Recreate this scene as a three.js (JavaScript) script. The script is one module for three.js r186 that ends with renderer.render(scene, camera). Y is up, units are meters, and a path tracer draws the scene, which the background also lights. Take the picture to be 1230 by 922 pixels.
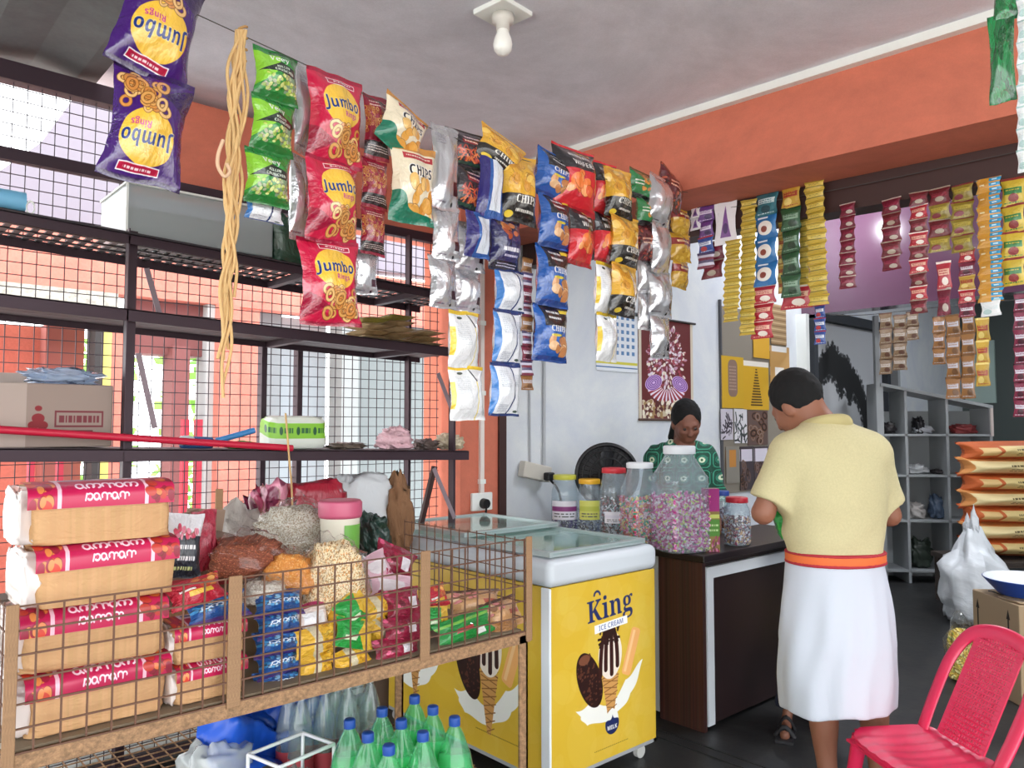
import * as THREE from 'three';
import { RoundedBoxGeometry } from 'three/addons/geometries/RoundedBoxGeometry.js';
import { mergeGeometries } from 'three/addons/utils/BufferGeometryUtils.js';
import { RectAreaLightUniformsLib } from 'three/addons/lights/RectAreaLightUniformsLib.js';
import { ImprovedNoise } from 'three/addons/math/ImprovedNoise.js';

// ---------- camera, sky, exposure ----------
const scene = new THREE.Scene();
const V3 = (x, y, z) => new THREE.Vector3(x, y, z);
const FPX = 932, CU = 615, CV = 461, EYE = 1.45, YAW = 47.955 * Math.PI / 180, PITCH = Math.atan(51 / FPX);
const camera = new THREE.PerspectiveCamera(2 * Math.atan(461 / FPX) * 180 / Math.PI, 1230 / 922, 0.05, 120);
camera.position.set(0, EYE, 0);
camera.lookAt(Math.cos(PITCH) * Math.cos(YAW), EYE + Math.sin(PITCH), -Math.cos(PITCH) * Math.sin(YAW));
scene.add(camera);
scene.background = new THREE.Color().setRGB(0.94, 0.97, 1.0);       // bright overcast sky
scene.backgroundIntensity = 4.2;
const renderer = new THREE.WebGLRenderer({ antialias: true });
renderer.toneMapping = THREE.LinearToneMapping;
renderer.toneMappingExposure = 1.35;
renderer.shadowMap.enabled = true;
RectAreaLightUniformsLib.init();

// ---------- helpers ----------
// a photo pixel gives a direction; its distance comes from the plane (z, x, y) the thing hangs in, stands on or leans against
function ray(u, v) {
  const r = (u - CU) / FPX, up = -(v - CV) / FPX, cp = Math.cos(PITCH), sp = Math.sin(PITCH);
  const F = cp - sp * up, U = sp + cp * up;
  return V3(r * Math.sin(YAW) + F * Math.cos(YAW), U, r * Math.cos(YAW) - F * Math.sin(YAW));
}
const atZ = (u, v, z) => { const d = ray(u, v); return d.multiplyScalar(z / d.z).add(camera.position); };
const atX = (u, v, x) => { const d = ray(u, v); return d.multiplyScalar(x / d.x).add(camera.position); };
const atY = (u, v, y) => { const d = ray(u, v); return d.multiplyScalar((y - EYE) / d.y).add(camera.position); };
const atD = (u, v, D) => ray(u, v).multiplyScalar(D).add(camera.position);

function rng(seed) { let a = seed >>> 0; return () => { a = (a + 0x6D2B79F5) | 0; let t = Math.imul(a ^ (a >>> 15), 1 | a); t = (t + Math.imul(t ^ (t >>> 7), 61 | t)) ^ t; return ((t ^ (t >>> 14)) >>> 0) / 4294967296; }; }
const perlin = new ImprovedNoise();
const noise = (x, y, z) => perlin.noise(x + 11.3, y + 4.7, z + 7.1);

const taken = {};
function numbered(name) { const n = taken[name] = (taken[name] ?? -1) + 1; return n ? name + '_' + String(n).padStart(3, '0') : name; }
function mesh(name, geo, mat, parent) {
  const m = new THREE.Mesh(geo, mat); m.name = name; m.castShadow = m.receiveShadow = true;
  parent.add(m); return m;
}
function tag(o, label, category, group) { o.userData.label = label; o.userData.category = category; if (group) o.userData.group = group; return o; }
function thing(name, label, category, pos = V3(0, 0, 0), group) {
  const o = new THREE.Group(); o.name = numbered(name); o.position.copy(pos); scene.add(o); return tag(o, label, category, group);
}
function solo(name, geo, mat, label, category, pos, group) {
  const m = mesh(numbered(name), geo, mat, scene); if (pos) m.position.copy(pos); return tag(m, label, category, group);
}
function struct(name, geo, mat, label, parent) {
  const m = mesh(parent ? name : numbered(name), geo, mat, parent ?? scene);
  if (!parent) { m.userData.kind = 'structure'; m.userData.label = label; m.userData.category = name.replace(/_.*/, ''); }
  return m;
}
const merge = (a) => mergeGeometries(a.map((g) => g.index ? g.toNonIndexed() : g).map((g) => { for (const k of Object.keys(g.attributes)) if (!['position', 'normal', 'uv'].includes(k)) g.deleteAttribute(k); return g; }));
// box between two corners, with uv in metres
function slab(x0, x1, y0, y1, z0, z1) {
  const w = Math.abs(x1 - x0), h = Math.abs(y1 - y0), d = Math.abs(z1 - z0), g = new THREE.BoxGeometry(w, h, d);
  const uv = g.attributes.uv, dims = [[d, h], [d, h], [w, d], [w, d], [w, h], [w, h]];
  for (let i = 0; i < 24; i++) { const [a, b] = dims[i >> 2]; uv.setXY(i, uv.getX(i) * a, uv.getY(i) * b); }
  return g.translate((x0 + x1) / 2, (y0 + y1) / 2, (z0 + z1) / 2);
}
const rbox = (w, h, d, r = 0.01, s = 2) => new RoundedBoxGeometry(w, h, d, s, Math.min(r, w / 2.01, h / 2.01, d / 2.01));
function rod(a, b, r = 0.004, sides = 6, r2 = r) {
  const d = b.clone().sub(a), L = d.length(), g = new THREE.CylinderGeometry(r2, r, L, sides);
  g.translate(0, L / 2, 0); g.applyQuaternion(new THREE.Quaternion().setFromUnitVectors(V3(0, 1, 0), d.normalize())); return g.translate(a.x, a.y, a.z);
}
function bar(a, b, w, t) { // rectangular bar from a to b
  const d = b.clone().sub(a), L = d.length(), g = new THREE.BoxGeometry(w, L, t);
  g.translate(0, L / 2, 0); g.applyQuaternion(new THREE.Quaternion().setFromUnitVectors(V3(0, 1, 0), d.normalize())); return g.translate(a.x, a.y, a.z);
}
const tube = (pts, r, seg = 40, sides = 6, closed = false) => new THREE.TubeGeometry(new THREE.CatmullRomCurve3(pts, closed), seg, r, sides, closed);
const lathe = (pts, seg = 24) => new THREE.LatheGeometry(pts.map(([r, y]) => new THREE.Vector2(r, y)), seg);

function tex(w, h, draw, rep) {
  const c = document.createElement('canvas'); c.width = w; c.height = h; const g = c.getContext('2d'); draw(g, w, h);
  const t = new THREE.CanvasTexture(c); t.colorSpace = THREE.SRGBColorSpace; t.wrapS = t.wrapT = THREE.RepeatWrapping; t.magFilter = THREE.LinearFilter; t.anisotropy = 4;
  if (rep) t.repeat.set(rep[0], rep[1]); return t;
}
// mottled colour noise, tileable enough at its repeat; f is the amplitude
function mottle(w, h, base, amp, scale, seed, opts = {}) {
  const data = new Uint8Array(w * h * 4), R = rng(seed);
  for (let y = 0; y < h; y++) for (let x = 0; x < w; x++) {
    const a = x / w * Math.PI * 2, b = y / h * Math.PI * 2, cx = Math.cos(a), sx = Math.sin(a), cy = Math.cos(b), sy = Math.sin(b);
    let n = 0; for (const [s, k] of [[scale, 0.55], [scale * 2.7, 0.3], [scale * 7, 0.15]]) n += k * noise(cx * s + sy * s * 0.5 + seed, sx * s + cy * s * 0.5, cy * s - sy * s + seed * 0.7);
    const g = (R() - 0.5) * (opts.grain ?? 0.06), f = 1 + amp * n * 1.6 + g, i = (y * w + x) * 4;
    for (let k = 0; k < 3; k++) data[i + k] = Math.max(0, Math.min(255, (base[k] + (opts.tint ? opts.tint[k] * n : 0)) * f));
    data[i + 3] = 255;
  }
  const t = new THREE.DataTexture(data, w, h); t.colorSpace = opts.linear ? THREE.NoColorSpace : THREE.SRGBColorSpace; t.wrapS = t.wrapT = THREE.RepeatWrapping; t.magFilter = THREE.LinearFilter; t.minFilter = THREE.LinearMipmapLinearFilter; t.generateMipmaps = true; t.needsUpdate = true;
  if (opts.rep) t.repeat.set(opts.rep[0], opts.rep[1]); return t;
}
const grainMap = mottle(256, 256, [128, 128, 128], 0.5, 3, 5, { linear: true, grain: 0.25, rep: [1.2, 1.2] });
const crinkleMap = mottle(256, 256, [128, 128, 128], 0.9, 1.3, 9, { linear: true, grain: 0.0, rep: [1, 1] });
function std(color, roughness = 0.7, o = {}) { return new THREE.MeshStandardMaterial({ color, roughness, ...o }); }
function phys(color, roughness, o = {}) { return new THREE.MeshPhysicalMaterial({ color, roughness, ...o }); }
const film = phys('#ffffff', 0.16, { transmission: 1, thickness: 0, ior: 1.35, side: THREE.DoubleSide });

// pillow pouch with crimped ends, 1 x 1 x 1, front towards +z
function pouch(seed, nx = 14, ny = 20, o = {}) {
  const R = rng(seed), ph = [R() * 9, R() * 9, R() * 9], seal = o.seal ?? 0.055, wr = (o.wrinkle ?? 1) * 1.35, pos = [], uv = [], idx = [];
  for (const side of [1, -1]) {
    const base = pos.length / 3;
    for (let j = 0; j <= ny; j++) for (let i = 0; i <= nx; i++) {
      const u = i / nx, v = j / ny, s = Math.min(1, Math.max(0, (Math.min(v, 1 - v) - seal) / (0.5 - seal)));
      const endPuff = Math.pow(Math.sin(s * Math.PI / 2), 0.62), c = Math.abs(2 * u - 1), across = Math.sqrt(Math.max(0, 1 - c ** 2.6));
      const near = Math.exp(-s * 5), fold = (Math.sin(u * 19 + ph[0] * 3) * 0.07 + Math.sin(u * 33 + ph[1]) * 0.04) * near * across * wr;
      const dent = noise(u * 2.4 + ph[0], v * 2.6 + ph[1], ph[2]) * 0.2 * across * wr + noise(u * 6 + ph[1], v * 7, ph[0]) * 0.05 * across * wr;
      let z = s > 0 ? 0.5 * endPuff * across * (1 + dent * 1.6) + fold * endPuff * 1.2 : (j % 2 ? 0.012 : 0) ;
      const squeeze = 1 - 0.16 * Math.sin(Math.min(1, s) * Math.PI / 2);
      const x = (u - 0.5) * squeeze + 0.02 * noise(ph[0], v * 4 + ph[1], 1) * wr + 0.012 * noise(u * 2, v * 9 + ph[2], 3) * wr;
      if (c === 1) z = 0;
      pos.push(x, v - 0.5 + 0.02 * noise(u * 3 + ph[2], v > 0.5 ? 5 : 9, ph[0]) * Math.abs(2 * v - 1) * wr, z * side + 0.06 * noise(u * 2.2 + ph[1], v * 1.8, ph[2]) * wr); uv.push(side > 0 ? u : 1 - u, v);
    }
    for (let j = 0; j < ny; j++) for (let i = 0; i < nx; i++) {
      const a = base + j * (nx + 1) + i, b = a + 1, c = a + nx + 1, d = c + 1;
      if (side > 0) idx.push(a, b, d, a, d, c); else idx.push(a, d, b, a, c, d);
    }
  }
  const g = new THREE.BufferGeometry(); g.setAttribute('position', new THREE.Float32BufferAttribute(pos, 3)); g.setAttribute('uv', new THREE.Float32BufferAttribute(uv, 2)); g.setIndex(idx); g.computeVertexNormals(); return g;
}
// lumpy soft solid, 1 x 1 x 1, flat underneath, for filled bags, cloths and heaps
function lump(seed, o = {}) {
  const g = new THREE.SphereGeometry(0.5, o.n ?? 28, o.m ?? 20), p = g.attributes.position, R = rng(seed), k = o.k ?? 2.2, a = o.amp ?? 0.16, q = o.q ?? 0.75, s0 = R() * 20;
  for (let i = 0; i < p.count; i++) {
    const v = V3(p.getX(i), p.getY(i), p.getZ(i)), d = v.clone().normalize();
    const sq = (t) => Math.sign(t) * Math.pow(Math.abs(t), q);
    let f = 1 + a * noise(d.x * k + s0, d.y * k, d.z * k + s0) * 1.5 + a * 0.6 * noise(d.x * k * 2.7, d.y * k * 2.7 + s0, d.z * k * 2.7) + (o.fine ?? 0) * noise(d.x * 16 + s0, d.y * 16, d.z * 16);
    v.set(sq(d.x) * 0.5, sq(d.y) * 0.5, sq(d.z) * 0.5).multiplyScalar(f);
    if (o.peak) { const t = Math.max(0, d.y); v.x *= 1 - o.peak * t * t; v.z *= 1 - o.peak * t * t; v.y += t * t * t * 0.35 * o.peak; }
    if (v.y < -0.42) v.y = -0.42 + (v.y + 0.42) * 0.15;
    p.setXYZ(i, v.x, v.y, v.z);
  }
  g.computeVertexNormals(); g.computeBoundingBox(); const b = g.boundingBox, sz = b.getSize(V3(0, 0, 0));
  g.translate(-(b.min.x + b.max.x) / 2, -b.min.y, -(b.min.z + b.max.z) / 2).scale(1 / sz.x, 1 / sz.y, 1 / sz.z); const uv = g.attributes.uv; for (let i = 0; i < p.count; i++) uv.setXY(i, p.getX(i) * 0.86 + p.getZ(i) * 0.3 + 0.5, p.getY(i) * 0.9 + p.getZ(i) * 0.2); return g; // base at y = 0
}
// signed distances and a surface-nets mesher for bodies
const vlen = (x, y, z) => Math.sqrt(x * x + y * y + z * z);
function capsule(p, a, b, ra, rb) {
  const bx = b[0] - a[0], by = b[1] - a[1], bz = b[2] - a[2], px = p[0] - a[0], py = p[1] - a[1], pz = p[2] - a[2];
  const t = Math.max(0, Math.min(1, (px * bx + py * by + pz * bz) / (bx * bx + by * by + bz * bz)));
  return vlen(px - bx * t, py - by * t, pz - bz * t) - (ra + (rb - ra) * t);
}
function ellipsoid(p, c, r) { const x = (p[0] - c[0]) / r[0], y = (p[1] - c[1]) / r[1], z = (p[2] - c[2]) / r[2], k = vlen(x, y, z); return (k - 1) * Math.min(r[0], r[1], r[2]) * (k > 1 ? 1 : 1); }
const smin = (a, b, k) => { const h = Math.max(k - Math.abs(a - b), 0) / k; return Math.min(a, b) - h * h * k * 0.25; };
const smax = (a, b, k) => -smin(-a, -b, k);
function nets(f, lo, hi, cell) {
  const n = [0, 1, 2].map((k) => Math.ceil((hi[k] - lo[k]) / cell) + 1), [nx, ny, nz] = n, val = new Float32Array(nx * ny * nz), at = (i, j, k) => i + nx * (j + ny * k), p = [0, 0, 0];
  for (let k = 0; k < nz; k++) for (let j = 0; j < ny; j++) for (let i = 0; i < nx; i++) { p[0] = lo[0] + i * cell; p[1] = lo[1] + j * cell; p[2] = lo[2] + k * cell; val[at(i, j, k)] = f(p); }
  const id = new Int32Array(nx * ny * nz).fill(-1), pos = [], idx = [];
  for (let k = 0; k < nz - 1; k++) for (let j = 0; j < ny - 1; j++) for (let i = 0; i < nx - 1; i++) {
    let m = 0, sx = 0, sy = 0, sz = 0, c = 0; const v = [];
    for (let q = 0; q < 8; q++) { const d = val[at(i + (q & 1), j + ((q >> 1) & 1), k + (q >> 2))]; v.push(d); if (d < 0) m |= 1 << q; }
    if (m === 0 || m === 255) continue;
    for (let q = 0; q < 8; q++) for (const b of [1, 2, 4]) { const r = q | b; if (r === q) continue; if ((v[q] < 0) !== (v[r] < 0)) { const t = v[q] / (v[q] - v[r]); sx += (q & 1) + (b === 1 ? t : 0); sy += ((q >> 1) & 1) + (b === 2 ? t : 0); sz += (q >> 2) + (b === 4 ? t : 0); c++; } }
    id[at(i, j, k)] = pos.length / 3; pos.push(lo[0] + (i + sx / c) * cell, lo[1] + (j + sy / c) * cell, lo[2] + (k + sz / c) * cell);
  }
  const quad = (a, b, c, d, flip) => { if (a < 0 || b < 0 || c < 0 || d < 0) return; flip ? idx.push(a, c, b, a, d, c) : idx.push(a, b, c, a, c, d); };
  for (let k = 1; k < nz - 1; k++) for (let j = 1; j < ny - 1; j++) for (let i = 1; i < nx - 1; i++) {
    const s = val[at(i, j, k)] < 0;
    if (s !== (val[at(i + 1, j, k)] < 0)) quad(id[at(i, j - 1, k - 1)], id[at(i, j, k - 1)], id[at(i, j, k)], id[at(i, j - 1, k)], !s);
    if (s !== (val[at(i, j + 1, k)] < 0)) quad(id[at(i - 1, j, k - 1)], id[at(i - 1, j, k)], id[at(i, j, k)], id[at(i, j, k - 1)], !s);
    if (s !== (val[at(i, j, k + 1)] < 0)) quad(id[at(i - 1, j - 1, k)], id[at(i, j - 1, k)], id[at(i, j, k)], id[at(i - 1, j, k)], !s);
  }
  const g = new THREE.BufferGeometry(); g.setAttribute('position', new THREE.Float32BufferAttribute(pos, 3)); g.setIndex(idx);
  const uv = new Float32Array(pos.length / 3 * 2); for (let i = 0; i < pos.length / 3; i++) { uv[2 * i] = pos[3 * i] + pos[3 * i + 2] * 0.6; uv[2 * i + 1] = pos[3 * i + 1]; }
  g.setAttribute('uv', new THREE.BufferAttribute(uv, 2)); g.computeVertexNormals(); return g;
}

// ---------- the room: verandah under a concrete slab, shop behind the orange beam ----------
const M = {};
M.ceiling = std('#ffffff', 0.92, { map: mottle(512, 512, [222, 221, 230], 0.05, 2, 21, { grain: 0.035, rep: [0.5, 0.5] }), bumpMap: grainMap, bumpScale: 0.0012 });
M.orange = std('#ffffff', 0.8, { map: mottle(512, 512, [200, 112, 88], 0.06, 2.2, 31, { grain: 0.03, rep: [0.6, 0.6] }), bumpMap: grainMap, bumpScale: 0.001 });
M.white = std('#ffffff', 0.75, { map: mottle(512, 512, [222, 226, 230], 0.035, 1.6, 41, { grain: 0.015, tint: [4, 2, -6], rep: [0.4, 0.4] }) });
M.floor = std('#ffffff', 0.42, { map: mottle(512, 512, [44, 44, 44], 0.22, 2.4, 51, { grain: 0.1, tint: [8, 6, 2], rep: [0.45, 0.45] }), bumpMap: grainMap, bumpScale: 0.0015 });
M.mauve = phys('#5e3a50', 0.2, { clearcoat: 1, clearcoatRoughness: 0.12 });
M.brown = std('#3c2320', 0.55);
M.sheet = std('#ffffff', 0.6, { map: mottle(256, 256, [92, 96, 98], 0.12, 2, 61, { grain: 0.06, rep: [0.5, 0.5] }), metalness: 0.25 });
M.steel = std('#3b2a33', 0.5, { metalness: 0.35, bumpMap: grainMap, bumpScale: 0.0006 });
M.rust = std('#ffffff', 0.7, { map: mottle(128, 128, [158, 124, 92], 0.25, 3, 71, { grain: 0.16, rep: [4, 4] }), metalness: 0.3 });
M.rustWire = std('#70503f', 0.65, { metalness: 0.3 });
M.wire = std('#4a4047', 0.5, { metalness: 0.5 });
M.grey = std('#9b9ea0', 0.6);
M.offwhite = std('#e9ebe6', 0.5);

// the slab and its beams fall a little towards the road
const fall = (g) => { const p = g.attributes.position; for (let i = 0; i < p.count; i++) p.setY(i, p.getY(i) - 0.033 * (p.getZ(i) + 2.9)); g.computeVertexNormals(); return g; };
struct('floor', slab(-5, 14, -0.15, 0, -3.75, 1.9), M.floor, 'dark grey worn concrete shop floor');
struct('ceiling', fall(slab(0.88, 3.0, 2.95, 3.1, -3.8, 2.5)), M.ceiling, 'off-white plastered ceiling slab over the verandah');
{ // lean-to sheet roof on the outer bay
  const pr = []; const n = 72; for (let i = 0; i <= n; i++) pr.push(new THREE.Vector2(-5 + 5.86 * i / n, 0.012 * Math.sin(i * 1.57)));
  for (let i = n; i >= 0; i--) pr.push(new THREE.Vector2(-5 + 5.86 * i / n, 0.012 * Math.sin(i * 1.57) + 0.006));
  struct('ceiling', new THREE.ExtrudeGeometry(new THREE.Shape(pr), { depth: 6.2, bevelEnabled: false }).translate(0, 2.93, -3.7), M.sheet, 'dark grey sheet roof of the outer bay');
  struct('trim_1', slab(-5, 1.06, 2.82, 2.895, -3.62, -3.55), M.steel, 'dark steel rail along the top of the wire mesh');
}
struct('trim_2', fall(slab(2.962, 3.0, 2.915, 2.95, -3.4, 1.7)), M.offwhite, 'white wiring strip between ceiling and orange beam');
{ const b = struct('wall_beam', fall(slab(3.0, 3.32, 2.58, 3.6, -3.6, 1.7)), M.orange, 'orange painted beam over the shop opening'); b.userData.category = 'beam'; }
struct('wall_outer', slab(1.06, 3.0, 2.53, 2.95, -3.8, -3.6), M.orange, 'orange edge beam above the wire mesh').userData.category = 'beam';
{ const p = struct('wall_pillar', slab(2.68, 2.955, 0, 2.95, -3.75, -3.4), M.orange, 'orange square pillar beside the shop wall'); p.userData.category = 'pillar'; }
struct('trim_3', slab(2.955, 3.01, 0, 2.58, -3.6, -3.385), M.brown, 'dark brown shutter guide on the orange pillar');
struct('wall_low', slab(-5, 2.68, -0.12, 0.55, -3.74, -3.62), M.offwhite, 'low parapet wall under the wire mesh');
struct('trim_6', merge([slab(2.99, 3.0, 0, 0.006, -3.38, 1.6), slab(3.06, 3.07, 0, 0.006, -3.38, 1.6), slab(3.0, 3.06, 0, 0.002, -3.38, 1.6)]), std('#232323', 0.5), 'dark steel shutter channel in the floor');
struct('wall_header', fall(slab(3.32, 3.45, 2.44, 3.6, -3.58, 1.7)), M.brown, 'dark brown shutter box under the orange beam').userData.category = 'shutter box';
struct('wall_back', slab(3.01, 6.95, 0, 3.8, -3.75, -3.6), M.white, 'white painted side wall of the shop');
struct('wall_lintel', slab(6.95, 7.15, 2.5, 3.8, -3.6, 1.7), M.mauve, 'glossy mauve painted lintel inside the shop').userData.category = 'lintel';
struct('ceiling', slab(3.32, 14, 3.7, 3.85, -3.75, 1.9), M.ceiling, 'ceiling slab inside the shop');
struct('wall_front', slab(3.32, 14, 0, 3.7, 1.7, 1.85), M.white, 'white wall on the street side of the shop');
struct('wall_far', slab(13.0, 13.15, 0, 3.7, -3.6, 1.7), M.white, 'white end wall of the inner room');
{ // inner room side wall with the smoke-blackened door and frame
  struct('wall_inner', slab(7.1, 13, 0, 3.7, -3.75, -3.6), M.white, 'white side wall of the inner room');
  const soot = tex(256, 384, (g, w, h) => {
    g.fillStyle = '#b4b6b9'; g.fillRect(0, 0, w, h); const R = rng(77);
    const pts = [[966, 452], [972, 441], [984, 436], [990, 425], [999, 413], [1008, 427], [1018, 431], [1024, 445], [1031, 452], [1036, 468], [1041, 485], [1044, 520], [1043, 575], [1037, 575], [1037, 505], [1031, 482], [1025, 470], [1021, 482], [1014, 464], [1010, 474], [1004, 455], [996, 449], [989, 455], [983, 474], [976, 464], [971, 484], [966, 480]].map(([u, v]) => { const p = atZ(u, v, -3.54); return [(p.x - 7.02) / 1.56 * w, (1 - p.y / 2.46) * h]; });
    g.fillStyle = '#17181a'; g.beginPath(); pts.forEach(([x, y], i) => i ? g.lineTo(x, y) : g.moveTo(x, y)); g.fill();
    for (let i = 0; i < 700; i++) { const q = pts[Math.floor(R() * pts.length)], r = pts[(pts.indexOf(q) + 1) % pts.length], t = R(); g.fillStyle = `rgba(24,25,27,${0.3 + R() * 0.5})`; g.beginPath(); g.ellipse(q[0] + (r[0] - q[0]) * t + (R() - 0.5) * 12, q[1] + (r[1] - q[1]) * t + (R() - 0.4) * 14, 1 + R() * 3.5, 1 + R() * 4, R() * 3, 0, 7); g.fill(); }
  });
  const d = struct('door_1', rbox(1.56, 2.46, 0.05, 0.006).translate(7.8, 1.235, -3.565), std('#ffffff', 0.8, { map: soot }), 'grey door with a jagged black soot stain');
  const uv = d.geometry.attributes.uv, p = d.geometry.attributes.position; for (let i = 0; i < p.count; i++) uv.setXY(i, (p.getX(i) - 7.02) / 1.56, (p.getY(i)) / 2.46);
  const fm = std('#2f3238', 0.6);
  struct('door_frame', merge([slab(6.96, 7.03, 0, 2.56, -3.6, -3.48), slab(8.58, 8.66, 0, 2.56, -3.6, -3.48), slab(6.96, 8.66, 2.47, 2.56, -3.6, -3.48)]), fm, '', d);
  struct('trim_4', slab(8.7, 8.76, 0, 2.52, -3.6, -3.42), M.grey, 'pale grey upright beside the stained door');
  struct('trim_5', slab(6.84, 6.9, 0, 2.5, -3.6, -3.5), M.offwhite, 'white door edge at the end of the white wall');
}
{ // partition of the inner room: greenish panes between dark posts
  const z0 = -3.6, g = std('#3a4240', 0.6), pane = phys('#b9cfc6', 0.12, {});
  const w = struct('wall_partition', slab(11.2, 11.3, 0, 3.7, -3.6, 1.7), std('#565f5c', 0.7), 'dark grey-green partition of the inner room');
  for (const [a, b, h0, h1] of [[-3.55, -3.2, 1.75, 2.55], [-2.95, -2.7, 1.75, 2.4], [-2.62, -2.3, 1.5, 2.1], [-2.2, -1.6, 1.1, 1.75]]) struct('pane', slab(11.16, 11.2, h0, h1, a, b), pane, '', w);
}
// ---------- outside ----------
const ground = std('#ffffff', 0.9, { map: mottle(256, 256, [206, 200, 190], 0.12, 2, 81, { grain: 0.1, rep: [0.3, 0.3] }) });
struct('ground', slab(-30, 2.6, -0.3, -0.12, -26, -3.75), ground, 'pale bare ground of the yard beyond the mesh');
struct('ground', slab(-30, 30, -0.3, -0.12, 1.9, 30), ground, 'pale roadside ground in front of the shop');
struct('ground', slab(-30, -5, -0.3, -0.13, -3.75, 1.9), ground, 'pale ground beside the verandah');
{ // neighbour's porch, six metres behind the mesh
  const Z = -6.2, Q = (u, v) => atZ(u, v, Z), salmon = std('#ffffff', 0.85, { map: mottle(256, 256, [198, 118, 102], 0.08, 2, 91, { rep: [0.4, 0.4] }) });
  const t = thing('neighbour_porch', 'salmon painted porch of the neighbouring house seen through the mesh', 'building', V3(0, 0, 0));
  const gable = new THREE.Shape(); [[-70, 262], [-12, 212], [52, 168], [102, 100], [130, 20], [640, 160], [640, 345], [-70, 264]].forEach(([u, v], i) => { const p = Q(u, v); i ? gable.lineTo(p.x, p.y) : gable.moveTo(p.x, p.y); });
  mesh('gable_wall', new THREE.ExtrudeGeometry(gable, { depth: 0.2, bevelEnabled: false }).translate(0, 0, Z - 0.25), std('#857e88', 0.85), t);
  const yb = Q(0, 262).y, yc = Q(0, 338).y, yd = Q(0, 378).y;
  mesh('beam', slab(-2, 5.2, yc, yb, Z - 0.2, Z), salmon, t);
  mesh('ledge', slab(-2, Q(140, 400).x, yd, yc, Z - 0.3, Z + 0.02), std('#ffffff', 0.9, { map: mottle(128, 128, [168, 164, 154], 0.2, 3, 95, { grain: 0.15, rep: [1, 1] }) }), t);
  const col = (name, u0, u1, mat, y0 = -0.12, y1 = yc, dz = 0) => mesh(name, slab(Q(u0, 450).x, Q(u1, 450).x, y0, y1, Z - 0.25 + dz, Z - 0.02 + dz), mat, t);
  const maroon = std('#9c5a52', 0.8), brownp = std('#7c4a48', 0.8);
  col('pillar', -60, -8, salmon); col('wall_panel', -8, 66, salmon, -0.12, yd, -0.5); col('wall_panel', 66, 114, maroon, -0.12, yd, -0.3); col('post', 112, 122, std('#2e2b2b', 0.6), -0.12, yd, 0.05); col('post', 122, 134, std('#d8cf72', 0.7), -0.12, yd); col('pillar', 134, 152, salmon, -0.12, yd);
  col('pillar', 208, 229, brownp, -0.12, Q(215, 415).y, 0); col('lintel', 165, 250, brownp, Q(215, 425).y, yc + 0.02, -0.1); col('pillar', 249, 258, std('#b0b4b4', 0.8)); col('pillar', 258, 282, salmon, -0.12, yc, 0.1); col('pillar', 282, 312, salmon);
  const og = std('#7d8284', 0.8), ow = std('#9aa1a5', 0.8);
  col('wall_panel', 316, 348, og, -0.12, yc, -0.15); col('wall_panel', 348, 412, ow, -0.12, yc, -0.3); col('pillar', 412, 432, std('#8d908e', 0.8)); col('wall_panel', 432, 640, std('#6f7574', 0.8), -0.12, yc, -0.1);
  for (const [u, y] of [[46, 0.1], [186, 0.1], [201, 0.1], [14, 0.1]]) mesh('gate_post', slab(Q(u - 3.4, 540).x, Q(u + 3.4, 540).x, -0.12, 1.5, Z + 0.6, Z + 0.66), std('#a8283c', 0.6), t);
}
{ // shrubs behind the porch
  const R = rng(3), pts = [], nrm = [];
  for (const [u, v, s, D] of [[241, 455, 0.5, 9.5], [60, 540, 0.5, 9.5], [132, 450, 0.45, 11.5]]) {
    const c = atD(u, v, D), o = thing('yard_shrub', ['leafy green shrub beyond the porch pillars', 'low green shrub behind the red gate posts', 'pale green shrub beside the yellow post'][u === 241 ? 0 : u === 60 ? 1 : 2], 'shrub', V3(c.x, -0.12, c.z));
    const g = []; for (let i = 0; i < 260; i++) { const a = R() * 6.28, r = s * Math.sqrt(R()), y = 0.4 + R() * (c.y + 0.6); const q = new THREE.PlaneGeometry(0.16, 0.1); q.rotateX(R() * 3); q.rotateY(R() * 6); g.push(q.translate(Math.cos(a) * r, y, Math.sin(a) * r)); }
    const lm = mesh('foliage', merge(g), std('#7fae4e', 0.8, { side: THREE.DoubleSide }), o); lm.userData.kind = 'stuff';
    mesh('stem', rod(V3(0, 0, 0), V3(0.03, c.y, 0), 0.03, 7, 0.012), std('#6a553c', 0.9), o);
  }
}
{ // tube lamp high inside the shop
  const t = thing('tube_light', 'white tube light high inside the shop behind the shutter box', 'tube light', V3(4.75, 3.45, -0.9));
  mesh('housing', rbox(0.07, 0.05, 1.3, 0.01).translate(0, 0.06, 0), M.offwhite, t);
  mesh('lamp_tube', new THREE.CylinderGeometry(0.016, 0.016, 1.2, 12).rotateX(Math.PI / 2), std('#ffffff', 0.4, { emissive: '#f2f8ff', emissiveIntensity: 30 }), t);
  mesh('bracket', merge([slab(-0.02, 0.02, 0.08, 0.28, -0.4, -0.36), slab(-0.02, 0.02, 0.08, 0.28, 0.36, 0.4)]), M.grey, t);
  const l = new THREE.RectAreaLight('#f2f8ff', 300, 1.2, 0.04); l.position.set(0, -0.03, 0); l.rotation.set(-Math.PI / 2, 0, Math.PI / 2); t.add(l);
}
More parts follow.
